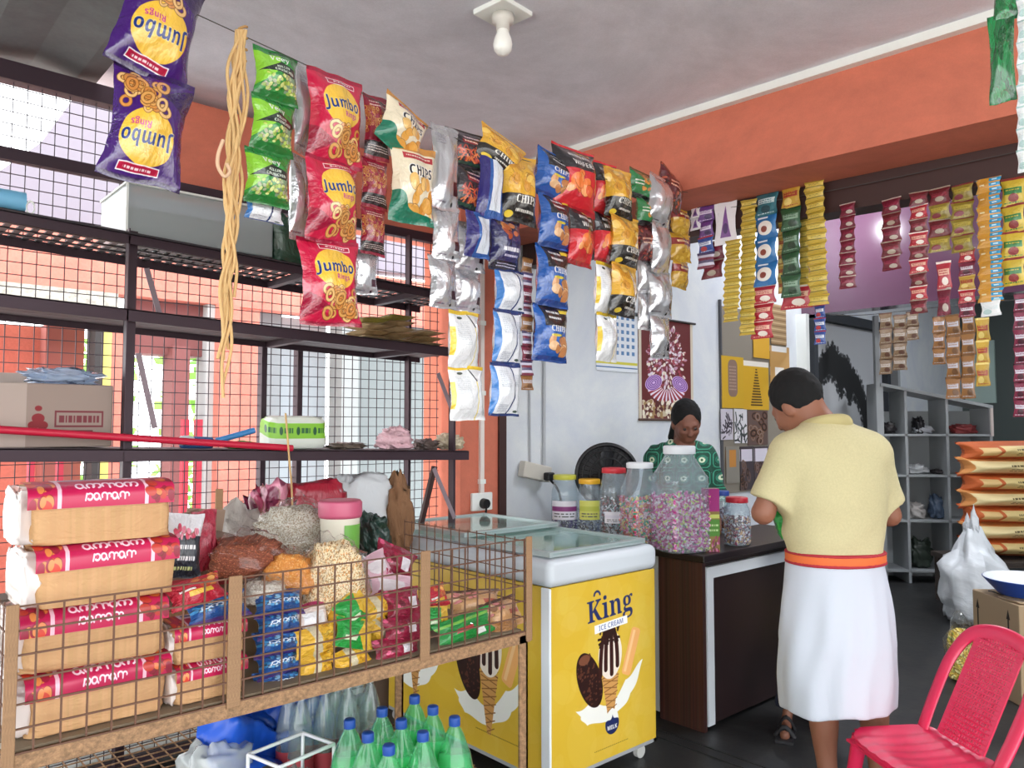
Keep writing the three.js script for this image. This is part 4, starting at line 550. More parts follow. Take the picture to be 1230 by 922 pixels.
{ // bundle of tan cord hanks
  const t = thing('cord_bundle', 'hank of tan twine loops hanging from the ceiling cord', 'twine', atZ(290, 30, -2.09)), o = t.position, m = std('#d9b27a', 0.85), R = rng(12);
  for (let i = 0; i < 12; i++) {
    const a = (R() - 0.5), pts = [], end = 340 + R() * 155; for (let k = 0; k <= 9; k++) { const v = 36 + (end - 36) * k / 9, u = 291 - 0.05 * (v - 36) + a * (k < 1 ? 6 : 26 - 12 * Math.min(1, v / 320)) + Math.sin(k * 2.1 + i * 1.7) * 5; const p = atZ(u, v, -2.075 + (R() - 0.5) * 0.02); pts.push(p.sub(o)); }
    mesh('strand', tube(pts, 0.0045, 50, 6), m, t);
  }
  const l = atZ(286, 44, -2.04).sub(o), pts = []; for (let k = 0; k <= 12; k++) pts.push(V3(Math.cos(k * 1.57) * 0.012 + 0.004, -0.1 * k / 12, Math.sin(k * 1.57) * 0.012)); mesh('binding', tube(pts, 0.004, 60, 6), std('#b98d58', 0.9), t);
  const c = [[268, 168], [262, 186], [262, 200], [270, 212], [276, 206], [272, 196]].map(([u, v]) => atZ(u, v, -2.02).sub(o)); mesh('knot_loop', tube(c, 0.005, 30, 6), std('#e3bd9a', 0.8), t);
}

// ---------- people ----------
const sk = (g, m4) => { if (m4) g.applyMatrix4(m4); return g; };
function headGeo(m4, o = {}) {
  const w = o.w ?? 1;
  const f = (p) => {
    let d = ellipsoid(p, [0, 0.03, -0.012], [0.076 * w, 0.098, 0.094]);
    d = smin(d, ellipsoid(p, [0, -0.05, 0.03], [0.058 * w, 0.066, 0.06]), 0.05);
    d = smin(d, capsule(p, [-0.03, 0.022, 0.078], [0.03, 0.022, 0.078], 0.012, 0.012), 0.02);
    d = smin(d, capsule(p, [0, 0.012, 0.088], [0, -0.026, 0.107], 0.009, 0.014), 0.014);
    for (const s of [-1, 1]) { d = smin(d, ellipsoid(p, [0.03 * s, -0.022, 0.07], [0.026, 0.022, 0.02]), 0.02); d = smax(d, -ellipsoid(p, [0.03 * s, 0.004, 0.096], [0.017, 0.011, 0.012]), 0.012); d = smin(d, ellipsoid(p, [0.03 * s, 0.003, 0.079], [0.014, 0.012, 0.012]), 0.004); d = smin(d, ellipsoid(p, [0.079 * s * w, -0.004, -0.008], [0.011, 0.033, 0.021]), 0.008); }
    d = smin(d, capsule(p, [-0.018, -0.062, 0.084], [0.018, -0.062, 0.084], 0.007, 0.007), 0.008); d = smin(d, capsule(p, [-0.014, -0.074, 0.082], [0.014, -0.074, 0.082], 0.008, 0.008), 0.008);
    d = smin(d, capsule(p, [0, -0.03, -0.03], [0, -0.15, -0.045], 0.056, 0.06), 0.03);
    return d;
  };
  return sk(nets(f, [-0.12, -0.17, -0.14], [0.12, 0.15, 0.14], 0.0062), m4);
}
function hairGeo(m4, o = {}) {
  const w = o.w ?? 1, bun = o.bun;
  const f = (p) => {
    let d = ellipsoid(p, [0, 0.04, -0.02], [0.088 * w, 0.104, 0.102]) + 0.004 * noise(p[0] * 60, p[1] * 60, p[2] * 60);
    const front = p[2] - (o.front ?? 0.052) + Math.max(0, (o.brow ?? 0.055) - p[1]) * (o.back ?? 0.8); // keep the face clear
    d = smax(d, front * 0.75, 0.012); d = smax(d, (o.nape ?? -0.075) - p[1], 0.02);
    if (bun) d = smin(d, capsule(p, [-0.02, 0.0, -0.09], [-0.06, -0.12, -0.075], 0.04, 0.028), 0.03);
    return d;
  };
  return sk(nets(f, [-0.14, -0.2, -0.17], [0.14, 0.17, 0.12], 0.0068), m4);
}
function handGeo(m4, curl = 0.5, mirror = 1) {
  const chains = []; const L = [[0.03, 0.02, 0.017], [0.037, 0.025, 0.02], [0.04, 0.027, 0.021], [0.034, 0.023, 0.019]];
  L.forEach((seg, i) => { let a = 0.15, p = [(-0.03 + 0.02 * i) * mirror, 0.084 + (i === 1 || i === 2 ? 0.005 : 0), 0]; for (const l of seg) { a += curl; const q = [p[0], p[1] + Math.cos(a) * l, p[2] - Math.sin(a) * l]; chains.push([p, q, 0.0092, 0.0085]); p = q; } });
  chains.push([[0.03 * mirror, 0.025, -0.004], [0.052 * mirror, 0.058, -0.018], 0.012, 0.0105], [[0.052 * mirror, 0.058, -0.018], [0.05 * mirror, 0.086, -0.036], 0.0105, 0.009]);
  const f = (p) => { let d = smin(ellipsoid(p, [0, 0.048, 0], [0.041, 0.052, 0.016]), capsule(p, [0, -0.03, 0], [0, 0.02, 0], 0.026, 0.026), 0.02); for (const c of chains) d = smin(d, capsule(p, ...c), 0.006); return d; };
  return sk(nets(f, [-0.075, -0.06, -0.11], [0.075, 0.18, 0.035], 0.0042), m4);
}
// basis at a, +y along a to b, palm turned towards n
function limbFrame(a, b, n) { const y = V3(b[0] - a[0], b[1] - a[1], b[2] - a[2]).normalize(), z = V3(...n).negate(); const x = V3(0, 0, 0).crossVectors(y, z).normalize(); z.crossVectors(x, y); return new THREE.Matrix4().makeBasis(x, y, z).setPosition(b[0], b[1], b[2]); }
function bodyField(J) {
  return (p) => {
    let d = 1e9; for (const [c, r] of J.torso) d = smin(d, ellipsoid(p, c, r), 0.09);
    d = smin(d, capsule(p, J.sh[0], J.sh[1], J.rs, J.rs), 0.07); d = smin(d, capsule(p, J.neck[0], J.neck[1], 0.062 * J.s, 0.054 * J.s), 0.05);
    for (const [a, b, c] of J.arms) { d = smin(d, capsule(p, a, b, 0.052 * J.s, 0.042 * J.s), 0.04); d = smin(d, capsule(p, b, c, 0.042 * J.s, 0.027 * J.s), 0.02); }
    for (const [a, b, c, e] of J.legs) { let l = capsule(p, a, b, 0.088 * J.s, 0.056 * J.s); l = smin(l, capsule(p, b, c, 0.054 * J.s, 0.035 * J.s), 0.03); const m = [b[0] * 0.65 + c[0] * 0.35, b[1] * 0.65 + c[1] * 0.35, b[2] * 0.65 + c[2] * 0.35 - 0.02 * J.s]; l = smin(l, ellipsoid(p, m, [0.05 * J.s, 0.12 * J.s, 0.05 * J.s]), 0.03); l = smin(l, capsule(p, [c[0], 0.032, c[2] - 0.03], e, 0.034 * J.s, 0.034 * J.s), 0.03); d = smin(d, l, 0.03); }
    return d;
  };
}
const skinM = (c) => phys(c, 0.55, { sheen: 0.2, sheenRoughness: 0.5 }), hairM = std('#060506', 0.9, { bumpMap: crinkleMap, bumpScale: 0.002 });
const fold = (o) => (p) => 0.006 * Math.sin(p[0] * 38 + p[1] * 22 + 2 * noise(p[0] * 4, p[1] * 4, p[2] * 4) * 6) * (o ?? 1) + 0.008 * noise(p[0] * 9, p[1] * 7, p[2] * 9);
function eyes(t, m4) { const e = mesh('eyes', merge([-1, 1].map((s) => new THREE.SphereGeometry(0.0115, 12, 8).translate(0.03 * s, 0.003, 0.082)).map((g) => g.applyMatrix4(m4))), std('#2a1d19', 0.3), t); return e; }

{ // man in a yellow polo shirt and a folded white dhoti, seen from behind
  const t = thing('person', 'man in yellow polo shirt and white wrap cloth standing at the counter', 'person', V3(2.935, 0, -1.408));
  t.rotation.y = (90 + 56) * Math.PI / 180;
  const J = { s: 0.96, torso: [[[0, 0.93, -0.01], [0.16, 0.15, 0.12]], [[0, 1.09, -0.005], [0.15, 0.17, 0.108]], [[0, 1.25, -0.01], [0.172, 0.17, 0.12]]], sh: [[-0.15, 1.352, -0.005], [0.15, 1.352, -0.005]], rs: 0.054, neck: [[0.0, 1.39, 0.01], [0.035, 1.48, 0.075]],
    arms: [[[0.185, 1.345, 0.01], [0.275, 1.12, 0.02], [0.17, 1.12, 0.24]], [[-0.18, 1.335, 0.01], [-0.262, 1.1, 0.04], [-0.15, 1.08, 0.25]]],
    legs: [[[0.075, 0.86, 0], [0.06, 0.5, 0.03], [0.045, 0.085, -0.01], [0.06, 0.028, 0.15]], [[-0.105, 0.86, 0], [-0.145, 0.5, 0.03], [-0.17, 0.085, 0.0], [-0.2, 0.028, 0.15]]] };
  const f = bodyField(J), H = new THREE.Matrix4().makeRotationFromEuler(new THREE.Euler(0.55, 0.42, -0.16, 'YXZ')).setPosition(0.075, 1.53, 0.115).scale(V3(1.06, 1.06, 1.06));
  const g = [nets(f, [-0.4, -0.01, -0.25], [0.4, 1.54, 0.4], 0.0125), headGeo(H), handGeo(limbFrame(J.arms[0][1], J.arms[0][2], [-1, 0, 0.2]), 0.55, 1), handGeo(limbFrame(J.arms[1][1], J.arms[1][2], [1, 0, 0.2]), 0.5, -1)];
  mesh('body', merge(g), skinM('#8b5a44'), t);
  mesh('hair', hairGeo(H, { nape: -0.085, front: 0.06, brow: 0.05, back: 0.62 }), hairM, t); eyes(t, H);
  const yel = std('#ffffff', 0.85, { map: mottle(128, 128, [194, 184, 142], 0.03, 4, 101, { grain: 0.04, rep: [5, 5] }) }), fo = (p) => 0.011 * noise(p[0] * 7 + p[1] * 9, p[1] * 5 - p[0] * 4, p[2] * 6) + 0.006 * Math.sin((p[0] * 0.8 + p[1]) * 46 + 5 * noise(p[0] * 3, p[1] * 3, p[2] * 3)) * Math.max(0, noise(p[0] * 3 + 4, p[1] * 3, p[2] * 3) + 0.35);
  const shirt = (p) => {
    let d = 1e9; for (const [c, r] of J.torso) d = smin(d, ellipsoid(p, c, r), 0.09); d = smin(d, capsule(p, J.sh[0], J.sh[1], J.rs, J.rs), 0.07);
    for (const s of [-1, 1]) d = smin(d, capsule(p, [0.02, 1.4, 0.015], [0.13 * s, 1.352, 0], 0.07, 0.05), 0.05); d -= 0.016 + 0.005 * noise(p[0] * 6, p[1] * 6, p[2] * 6);
    for (const [a, b] of J.arms) { const k = 0.8, e = [a[0] + (b[0] - a[0]) * k, a[1] + (b[1] - a[1]) * k, a[2] + (b[2] - a[2]) * k]; let s = capsule(p, a, b, 0.06, 0.072); const n = V3(b[0] - a[0], b[1] - a[1], b[2] - a[2]).normalize(); s = smax(s, (p[0] - e[0]) * n.x + (p[1] - e[1]) * n.y + (p[2] - e[2]) * n.z, 0.012); d = smin(d, s, 0.05); }
    d += fo(p) * Math.min(1.2, Math.max(0.1, (1.3 - p[1]) * 3)); d += Math.max(0, 1.03 - p[1]) * 0.12; d = smax(d, 0.955 - p[1], 0.01);
    d = smax(d, -capsule(p, [0.0, 1.435, 0.02], [0.05, 1.6, 0.13], 0.064, 0.085), 0.012); return d;
  };
  mesh('shirt', nets(shirt, [-0.42, 0.93, -0.26], [0.42, 1.5, 0.26], 0.0105), yel, t);
  { const pts = []; for (let i = 0; i < 25; i++) { const a = i / 25 * 6.2832; pts.push(V3(0.012 + Math.sin(a) * 0.086, 1.446 - 0.02 * Math.cos(a), 0.025 + Math.cos(a) * 0.088)); } const c = tube(pts, 0.016, 60, 8, true); const p = c.attributes.position; for (let i = 0; i < p.count; i++) p.setY(i, 1.446 + (p.getY(i) - 1.446) * 1.5); c.computeVertexNormals(); mesh('collar', c, std('#b5a876', 0.85), t); }
  const ell = (p, a, b, cz = -0.008) => { const x = p[0] / a, z = (p[2] - cz) / b, k = Math.sqrt(x * x + z * z); return (k - 1) * Math.min(a, b); };
  const band = (y0, y1, r) => nets((p) => smax(smax(ell(p, 0.179 + r, 0.138 + r), y0 - p[1], 0.004), p[1] - y1, 0.004), [-0.24, y0 - 0.02, -0.2], [0.24, y1 + 0.02, 0.2], 0.008);
  const belt = mesh('waistband', band(0.936, 0.975, 0.011), std('#dc6a34', 0.8), t); mesh('stripe', merge([band(0.93, 0.943, 0.0135), band(0.967, 0.979, 0.0135)]), std('#a92734', 0.8), belt);
  const dh = (p) => { const y = p[1], k = Math.min(1, Math.max(0, (0.94 - y) / 0.3)), a = 0.184 + 0.038 * k - Math.max(0, 0.5 - y) * 0.1, b = 0.145 + 0.04 * k, th = Math.atan2(p[0], p[2]); let d = ell(p, a, b, 0.0) + (0.004 * Math.sin(th * 7 + y * 7) + 0.003 * Math.sin(th * 13 - y * 11 + 3 * noise(p[0] * 3, y * 3, p[2] * 3)) + 0.01 * noise(p[0] * 5, y * 4, p[2] * 5)) * Math.min(1, k * 1.2); d = smax(d, y - 0.938, 0.008); return smax(d, 0.385 + 0.02 * Math.cos(th + 2.6) + 0.006 * Math.sin(th * 5) - y, 0.008); };
  mesh('wrap_cloth', nets(dh, [-0.28, 0.33, -0.24], [0.28, 0.96, 0.24], 0.0095), std('#c2c8d2', 0.9), t);
  const sole = std('#3a2a26', 0.8); for (const s of [0, 1]) { const l = J.legs[s], a = l[2], e = l[3]; mesh('sandal', merge([bar(V3(a[0], 0.006, a[2] - 0.08), V3(e[0], 0.006, e[2] + 0.04), 0.085, 0.012), tube([V3(e[0] - 0.045, 0.012, e[2] - 0.04), V3(e[0], 0.062, e[2] - 0.03), V3(e[0] + 0.045, 0.012, e[2] - 0.04)], 0.008, 16, 6)]), sole, t); }
}
{ // packet in his hand
  const p = atD(940, 622, 3.26), m = solo('green_packet', pouches[2], phys('#1d9a3e', 0.25, { clearcoat: 0.6, bumpMap: crinkleMap, bumpScale: 0.006 }), 'shiny green packet held in the hand of the man in yellow', 'packet', p); m.scale.set(0.11, 0.15, 0.06); m.rotation.set(0.2, 0.8, 0.2);
}
{ // woman behind the counter
  const t = thing('person', 'woman in a green patterned dress looking down behind the counter', 'person', V3(3.98, 0, -2.86)); t.rotation.y = -0.62;
  const J = { s: 0.92, torso: [[[0, 0.88, 0], [0.175, 0.15, 0.135]], [[0, 1.02, 0.01], [0.15, 0.16, 0.11]], [[0, 1.18, 0.015], [0.165, 0.17, 0.12]]], sh: [[-0.13, 1.268, 0.01], [0.13, 1.268, 0.01]], rs: 0.046, neck: [[0, 1.3, 0.02], [0.01, 1.38, 0.05]],
    arms: [[[0.165, 1.255, 0.01], [0.215, 1.03, 0.03], [0.12, 0.94, 0.24]], [[-0.165, 1.255, 0.01], [-0.21, 1.03, 0.03], [-0.1, 0.94, 0.24]]],
    legs: [[[0.08, 0.82, 0], [0.09, 0.45, 0.02], [0.09, 0.08, -0.01], [0.1, 0.026, 0.13]], [[-0.08, 0.82, 0], [-0.09, 0.45, 0.02], [-0.09, 0.08, -0.01], [-0.1, 0.026, 0.13]]] };
  const H = new THREE.Matrix4().makeRotationFromEuler(new THREE.Euler(0.42, -0.08, 0.05, 'YXZ')).setPosition(0.01, 1.468, 0.075).scale(V3(1.04, 1.04, 1.04)), f = bodyField(J);
  mesh('body', merge([nets(f, [-0.36, -0.01, -0.22], [0.36, 1.45, 0.36], 0.0125), headGeo(H, { w: 0.95 }), handGeo(limbFrame(J.arms[0][1], J.arms[0][2], [0, -1, 0]), 0.35, -1), handGeo(limbFrame(J.arms[1][1], J.arms[1][2], [0, -1, 0]), 0.35, 1)]), skinM('#7a4c3a'), t);
  mesh('hair', hairGeo(H, { w: 0.98, bun: true, nape: -0.07, front: 0.068, brow: 0.055, back: 0.75 }), hairM, t); eyes(t, H);
  const pat = tex(256, 256, (g, w, h) => { fill(g, '#1d4a3a', 0, 0, w, h); const R = rng(6); for (let j = 0; j < 2; j++) for (let i = 0; i < 2; i++) { const x = 64 + i * 128, y = 64 + j * 128; g.strokeStyle = '#3f9a7a'; g.lineWidth = 7; g.beginPath(); g.roundRect(x - 54, y - 54, 108, 108, 26); g.stroke(); g.fillStyle = '#2f7a62'; g.beginPath(); g.ellipse(x, y, 40, 34, 0, 0, 7); g.fill(); g.fillStyle = '#d9e3c4'; g.beginPath(); g.ellipse(x, y, 24, 20, 0, 0, 7); g.fill(); g.fillStyle = '#3a6a4a'; g.beginPath(); g.arc(x, y, 9, 0, 7); g.fill(); } for (let i = 0; i < 120; i++) { g.fillStyle = R() > 0.5 ? '#12352a' : '#5aa386'; g.fillRect(R() * w, R() * h, 4, 3); } }, [4.6, 4.6]);
  const fo = fold(0.7);
  const dress = (p) => {
    let d = 1e9; for (const [c, r] of J.torso) d = smin(d, ellipsoid(p, c, r), 0.09); d = smin(d, capsule(p, J.sh[0], J.sh[1], J.rs, J.rs), 0.07); d -= 0.016;
    for (const [a, b, c] of J.arms) { d = smin(d, capsule(p, a, b, 0.062, 0.058), 0.05); const e = [b[0] * 0.5 + c[0] * 0.5, b[1] * 0.5 + c[1] * 0.5, b[2] * 0.5 + c[2] * 0.5]; d = smin(d, capsule(p, b, e, 0.056, 0.055), 0.03); }
    const k = Math.max(0, 0.95 - p[1]), x = p[0] / (0.19 + 0.09 * k), z = p[2] / (0.15 + 0.09 * k); let sk = (Math.sqrt(x * x + z * z) - 1) * 0.16 + 0.008 * Math.sin(Math.atan2(p[0], p[2]) * 12) * Math.min(1, k * 3); sk = smax(sk, p[1] - 0.95, 0.04); sk = smax(sk, 0.1 - p[1], 0.01); d = smin(d, sk, 0.05);
    d += fo(p); return smax(d, -capsule(p, [0, 1.36, 0.05], [0.01, 1.5, 0.1], 0.062, 0.08), 0.012);
  };
  mesh('dress', nets(dress, [-0.36, 0.06, -0.28], [0.36, 1.38, 0.34], 0.012), std('#ffffff', 0.85, { map: pat }), t);
}
{ // child hidden behind the man; only a sandalled foot and a trouser hem show
  const c = atY(1004, 868, 0), t = thing('person', 'person in dark trousers and black sandals hidden behind the man', 'person', V3(c.x, 0, c.z)); t.rotation.y = -1.15;
  const q = 0.68, S = (a) => a.map((v) => v * q), foot = atY(944, 884, 0).sub(c), ca = Math.cos(-t.rotation.y), sa = Math.sin(-t.rotation.y), lx = foot.x * ca + foot.z * sa, lz = -foot.x * sa + foot.z * ca;
  const J = { s: q, torso: [[S([0, 0.9, 0]), S([0.165, 0.15, 0.12])], [S([0, 1.06, 0]), S([0.155, 0.17, 0.11])], [S([0, 1.24, 0]), S([0.17, 0.18, 0.115])]], sh: [S([-0.15, 1.37, 0]), S([0.15, 1.37, 0])], rs: 0.055 * q, neck: [S([0, 1.4, 0.01]), S([0, 1.49, 0.02])],
    arms: [[S([0.16, 1.35, 0]), S([0.19, 1.1, 0.04]), S([0.1, 1.0, 0.22])], [S([-0.16, 1.35, 0]), S([-0.19, 1.1, 0.04]), S([-0.1, 1.0, 0.22])]],
    legs: [[S([0.09, 0.84, 0]), [lx * 0.7, 0.34, lz * 0.4], [lx, 0.065, lz - 0.06], [lx, 0.024, lz + 0.06]], [S([-0.09, 0.84, 0]), S([-0.1, 0.46, 0.02]), S([-0.1, 0.085, 0]), S([-0.11, 0.03, 0.13])]] };
  const f = bodyField(J), H = new THREE.Matrix4().makeRotationX(0.2).setPosition(0, 1.54 * q, 0.03).scale(V3(0.9, 0.9, 0.9));
  mesh('body', merge([nets(f, [-0.36, -0.01, -0.3], [0.36, 1.16, 0.36], 0.012), headGeo(H, { w: 0.98 }), handGeo(limbFrame(J.arms[0][1], J.arms[0][2], [-1, 0, 0]), 0.3, 1), handGeo(limbFrame(J.arms[1][1], J.arms[1][2], [1, 0, 0]), 0.3, -1)]), skinM('#7d503c'), t);
  mesh('hair', hairGeo(H, { nape: -0.06 }), hairM, t); eyes(t, H);
  const tr = (p) => { let d = ellipsoid(p, J.torso[0][0], J.torso[0][1]); for (const [a, b, c] of J.legs) { d = smin(d, capsule(p, a, b, 0.075, 0.06), 0.05); d = smin(d, capsule(p, b, c, 0.06, 0.055), 0.03); } return smax(smax(d - 0.012, p[1] - 0.66, 0.01), 0.115 - p[1], 0.01); };
  mesh('trousers', nets(tr, [-0.3, 0.08, -0.3], [0.3, 0.76, 0.3], 0.011), std('#20263a', 0.85), t);
  const shf = (p) => { let d = 1e9; for (const [c, r] of J.torso) d = smin(d, ellipsoid(p, c, r), 0.07); d = smin(d, capsule(p, J.sh[0], J.sh[1], J.rs, J.rs), 0.05); for (const [a, b] of J.arms) d = smin(d, capsule(p, a, b, 0.05, 0.045), 0.03); return smax(smax(d - 0.014, 0.6 - p[1], 0.01), -capsule(p, [0, 0.985, 0.02], [0, 1.1, 0.03], 0.048, 0.056), 0.01); };
  mesh('shirt', nets(shf, [-0.3, 0.56, -0.2], [0.3, 1.06, 0.22], 0.012), std('#35507a', 0.85), t);
  for (const l of J.legs) { const a = l[2], e = l[3]; mesh('sandal', merge([bar(V3(a[0], 0.008, a[2] - 0.05), V3(e[0], 0.008, e[2] + 0.045), 0.08, 0.014), tube([V3(e[0] - 0.042, 0.012, e[2] - 0.02), V3(e[0], 0.056, e[2] - 0.015), V3(e[0] + 0.042, 0.012, e[2] - 0.02)], 0.013, 16, 6), tube([V3(a[0] - 0.036, 0.014, a[2]), V3(a[0], 0.075, a[2] + 0.02), V3(a[0] + 0.036, 0.014, a[2])], 0.011, 16, 6)]), std('#17161a', 0.6), t); }
}

// ---------- on the white wall ----------
const WZ = -3.6;
function flatOnWall(name, label, cat, u0, u1, v0, v1, draw, o = {}) { // a hung sheet: thin box with the print on its face
  const z = (o.z ?? WZ) + 0.006, a = atZ(u0, (v0 + v1) / 2, z), b = atZ(u1, (v0 + v1) / 2, z), y1 = atZ((u0 + u1) / 2, v0, z).y, y0 = atZ((u0 + u1) / 2, v1, z).y, W = b.x - a.x, H = y1 - y0;
  const t = thing(name, label, cat, V3((a.x + b.x) / 2, y0, z), o.group); const m = mesh(o.part ?? 'sheet', new THREE.BoxGeometry(W, H, 0.006).translate(0, H / 2, 0), std('#ffffff', o.rough ?? 0.55, { map: tex(o.tw ?? 256, o.th ?? 320, (g, w, h) => { g.scale(w / 256, h / 320); draw(g, 256, 320); }) }), t); return [t, W, H];
}
{
  const [t, W, H] = flatOnWall('wall_poster', 'maroon devotional wall poster with purple fans and silver figures', 'poster', 767, 832, 384, 504, (g, w, h) => {
    fill(g, '#6a2a2a', 0, 0, w, h); fill(g, '#d9cdb8', 0, 0, 12, h); fill(g, '#d9cdb8', w - 12, 0, 12, h); const R = rng(14);
    g.save(); g.beginPath(); g.rect(14, 4, w - 28, h - 8); g.clip();
    for (let i = 0; i < 420; i++) { const a = R() * 6.28, r = 120 * Math.sqrt(R()); g.fillStyle = ['#e9dfe6', '#c9a0b4', '#a84a56', '#f0e6d6', '#8a3a4a'][Math.floor(R() * 5)]; g.beginPath(); g.ellipse(w / 2 + Math.cos(a) * r * 0.75, 130 + Math.sin(a) * r, 3 + R() * 7, 2 + R() * 4, a, 0, 7); g.fill(); }
    for (let i = 0; i < 26; i++) { const a = Math.PI * (0.06 + 0.88 * i / 25); g.strokeStyle = i % 2 ? '#f1e8f4' : '#9c2f3c'; g.lineWidth = 7; g.beginPath(); g.moveTo(w / 2 + Math.cos(a) * 34, 206 + Math.sin(a) * 20); g.lineTo(w / 2 + Math.cos(a) * 96, 206 + Math.sin(a) * 62); g.stroke(); }
    for (const s of [-1, 1]) for (let i = 0; i < 9; i++) { g.fillStyle = i % 2 ? '#6a2f94' : '#d9b8e6'; g.beginPath(); g.ellipse(w / 2 + s * 62, 204, 40 - i * 4, 24 - i * 2.4, s * 0.3, 0, 7); g.fill(); }
    for (let i = 0; i < 200; i++) { g.fillStyle = ['#cdbfa2', '#a88a5c', '#efe6d2', '#5a2a2a'][Math.floor(R() * 4)]; g.beginPath(); g.ellipse(14 + R() * (w - 28), 262 + R() * 54, 4 + R() * 8, 3 + R() * 6, R() * 3, 0, 7); g.fill(); }
    g.restore();
  });
  mesh('top_rod', rod(V3(-W / 2 - 0.03, H, 0.008), V3(W / 2 + 0.03, H, 0.008), 0.009, 8), std('#3a3634', 0.6), t); mesh('bottom_rod', rod(V3(-W / 2 - 0.01, 0, 0.008), V3(W / 2 + 0.01, 0, 0.008), 0.009, 8), std('#5a4034', 0.6), t);
}
{
  const [t, W, H] = flatOnWall('wall_calendar', 'white month calendar with blue dates on the wall beside the poster', 'calendar', 716, 765, 374, 446, (g, w, h) => { fill(g, '#e8ecf2', 0, 0, w, h); for (let j = 0; j < 6; j++) for (let i = 0; i < 7; i++) { fill(g, i === 0 ? '#c07a8a' : '#5f86b4', 16 + i * 34, 20 + j * 38, 18, 20); } fill(g, '#d9cf4a', 0, 268, w, 14); fill(g, '#3f6aa0', 0, 296, w, 6); });
  mesh('binding', slab(-W / 2, W / 2, H - 0.015, H + 0.012, -0.004, 0.008), std('#565a60', 0.5), t);
}
// cards and pouches hung at the end of the white wall
const cardGroup = 'carded goods hung at the end of the white wall';
for (const [u0, u1, v0, v1, label, draw] of [
  [905, 924, 404, 430, 'plain yellow envelope card above the other cards', (g, w, h) => fill(g, '#e0ac3a', 0, 0, w, h)],
  [926, 944, 366, 414, 'brown card of stacked paper packets', (g, w, h) => { fill(g, '#a88a64', 0, 0, w, h); for (let i = 0; i < 14; i++) fill(g, i % 2 ? '#8a6e4c' : '#c9b088', 0, i * 24, w, 10); }],
  [925, 948, 416, 470, 'tan pouch card with a white label beside the head of the man', (g, w, h) => { fill(g, '#c69a5c', 0, 0, w, h); fill(g, '#efe9e0', 60, 150, 120, 60); fill(g, '#e9e6e0', 20, 0, 200, 40); }],
  [867, 893, 428, 490, 'yellow card of a brown cylinder pack', (g, w, h) => { fill(g, '#d4a92e', 0, 0, w, h); g.fillStyle = '#8c7264'; g.beginPath(); g.roundRect(70, 20, 110, 230, 40); g.fill(); lines(g, 4, 84, 60, 80, 8, 20, '#b79c8c'); }],
  [893, 923, 434, 492, 'yellow card printed with a dark graded comb', (g, w, h) => { fill(g, '#d6a82c', 0, 0, w, h); fill(g, '#efe8da', 0, 0, w, 34); for (let i = 0; i < 14; i++) fill(g, '#4a3a24', 128 - 8 - i * 4, 50 + i * 18, 16 + i * 8, 9); }],
  [866, 880, 491, 528, 'white card of black clips', (g, w, h) => { fill(g, '#cfc9d2', 0, 0, w, h); bits(g, 26, 4, 20, 60, 216, 240, ['#2c2830', '#423a44'], 18, 30, 'stick'); }],
  [882, 897, 491, 532, 'white topped card of dark clips beside the comb card', (g, w, h) => { fill(g, '#e2dfe2', 0, 0, w, h); bits(g, 30, 6, 20, 70, 216, 240, ['#33383a', '#4a5450'], 18, 30, 'stick'); }],
  [898, 922, 493, 534, 'brown card of round bangles', (g, w, h) => { fill(g, '#6a5650', 0, 0, w, h); bits(g, 16, 9, 20, 40, 216, 250, ['#3a2c2a', '#8a766c'], 20, 34, 'ring'); }],
  [889, 905, 536, 588, 'card of black bands with white flower print', (g, w, h) => { fill(g, '#4b4348', 0, 0, w, h); fill(g, '#ddd6e2', 20, 20, 210, 90); bits(g, 14, 12, 20, 130, 216, 180, ['#2a2528', '#6a5f62'], 20, 34, 'ring'); }],
  [906, 923, 536, 586, 'second card of black bands with white print', (g, w, h) => { fill(g, '#50464c', 0, 0, w, h); fill(g, '#e3dde8', 16, 14, 220, 100); bits(g, 14, 13, 20, 130, 216, 180, ['#2d272b', '#736668'], 20, 34, 'ring'); }],
  [872, 888, 536, 580, 'orange and grey card of small packs', (g, w, h) => { fill(g, '#8f8a80', 0, 0, w, h); fill(g, '#c98a44', 60, 30, 130, 150); }],
]) { const [t, W, H] = flatOnWall('hanging_card', label, 'card', u0, u1, v0, v1, draw, { group: cardGroup, part: 'card', tw: 128, th: 160, z: -3.58 }); }
{ const p = atZ(868, 470, -3.58), q = atZ(946, 470, -3.58); const t = thing('card_board', 'tall board behind the hanging cards', 'board', V3((p.x + q.x) / 2, 0.9, -3.592)); mesh('backing', slab(-(q.x - p.x) / 2, (q.x - p.x) / 2, 0, 1.55, -0.006, 0.008), std('#8d8578', 0.8), t); mesh('edge_strip', slab(-(q.x - p.x) / 2 - 0.02, -(q.x - p.x) / 2, -0.02, 1.6, -0.006, 0.014), std('#4f5054', 0.6), t); }
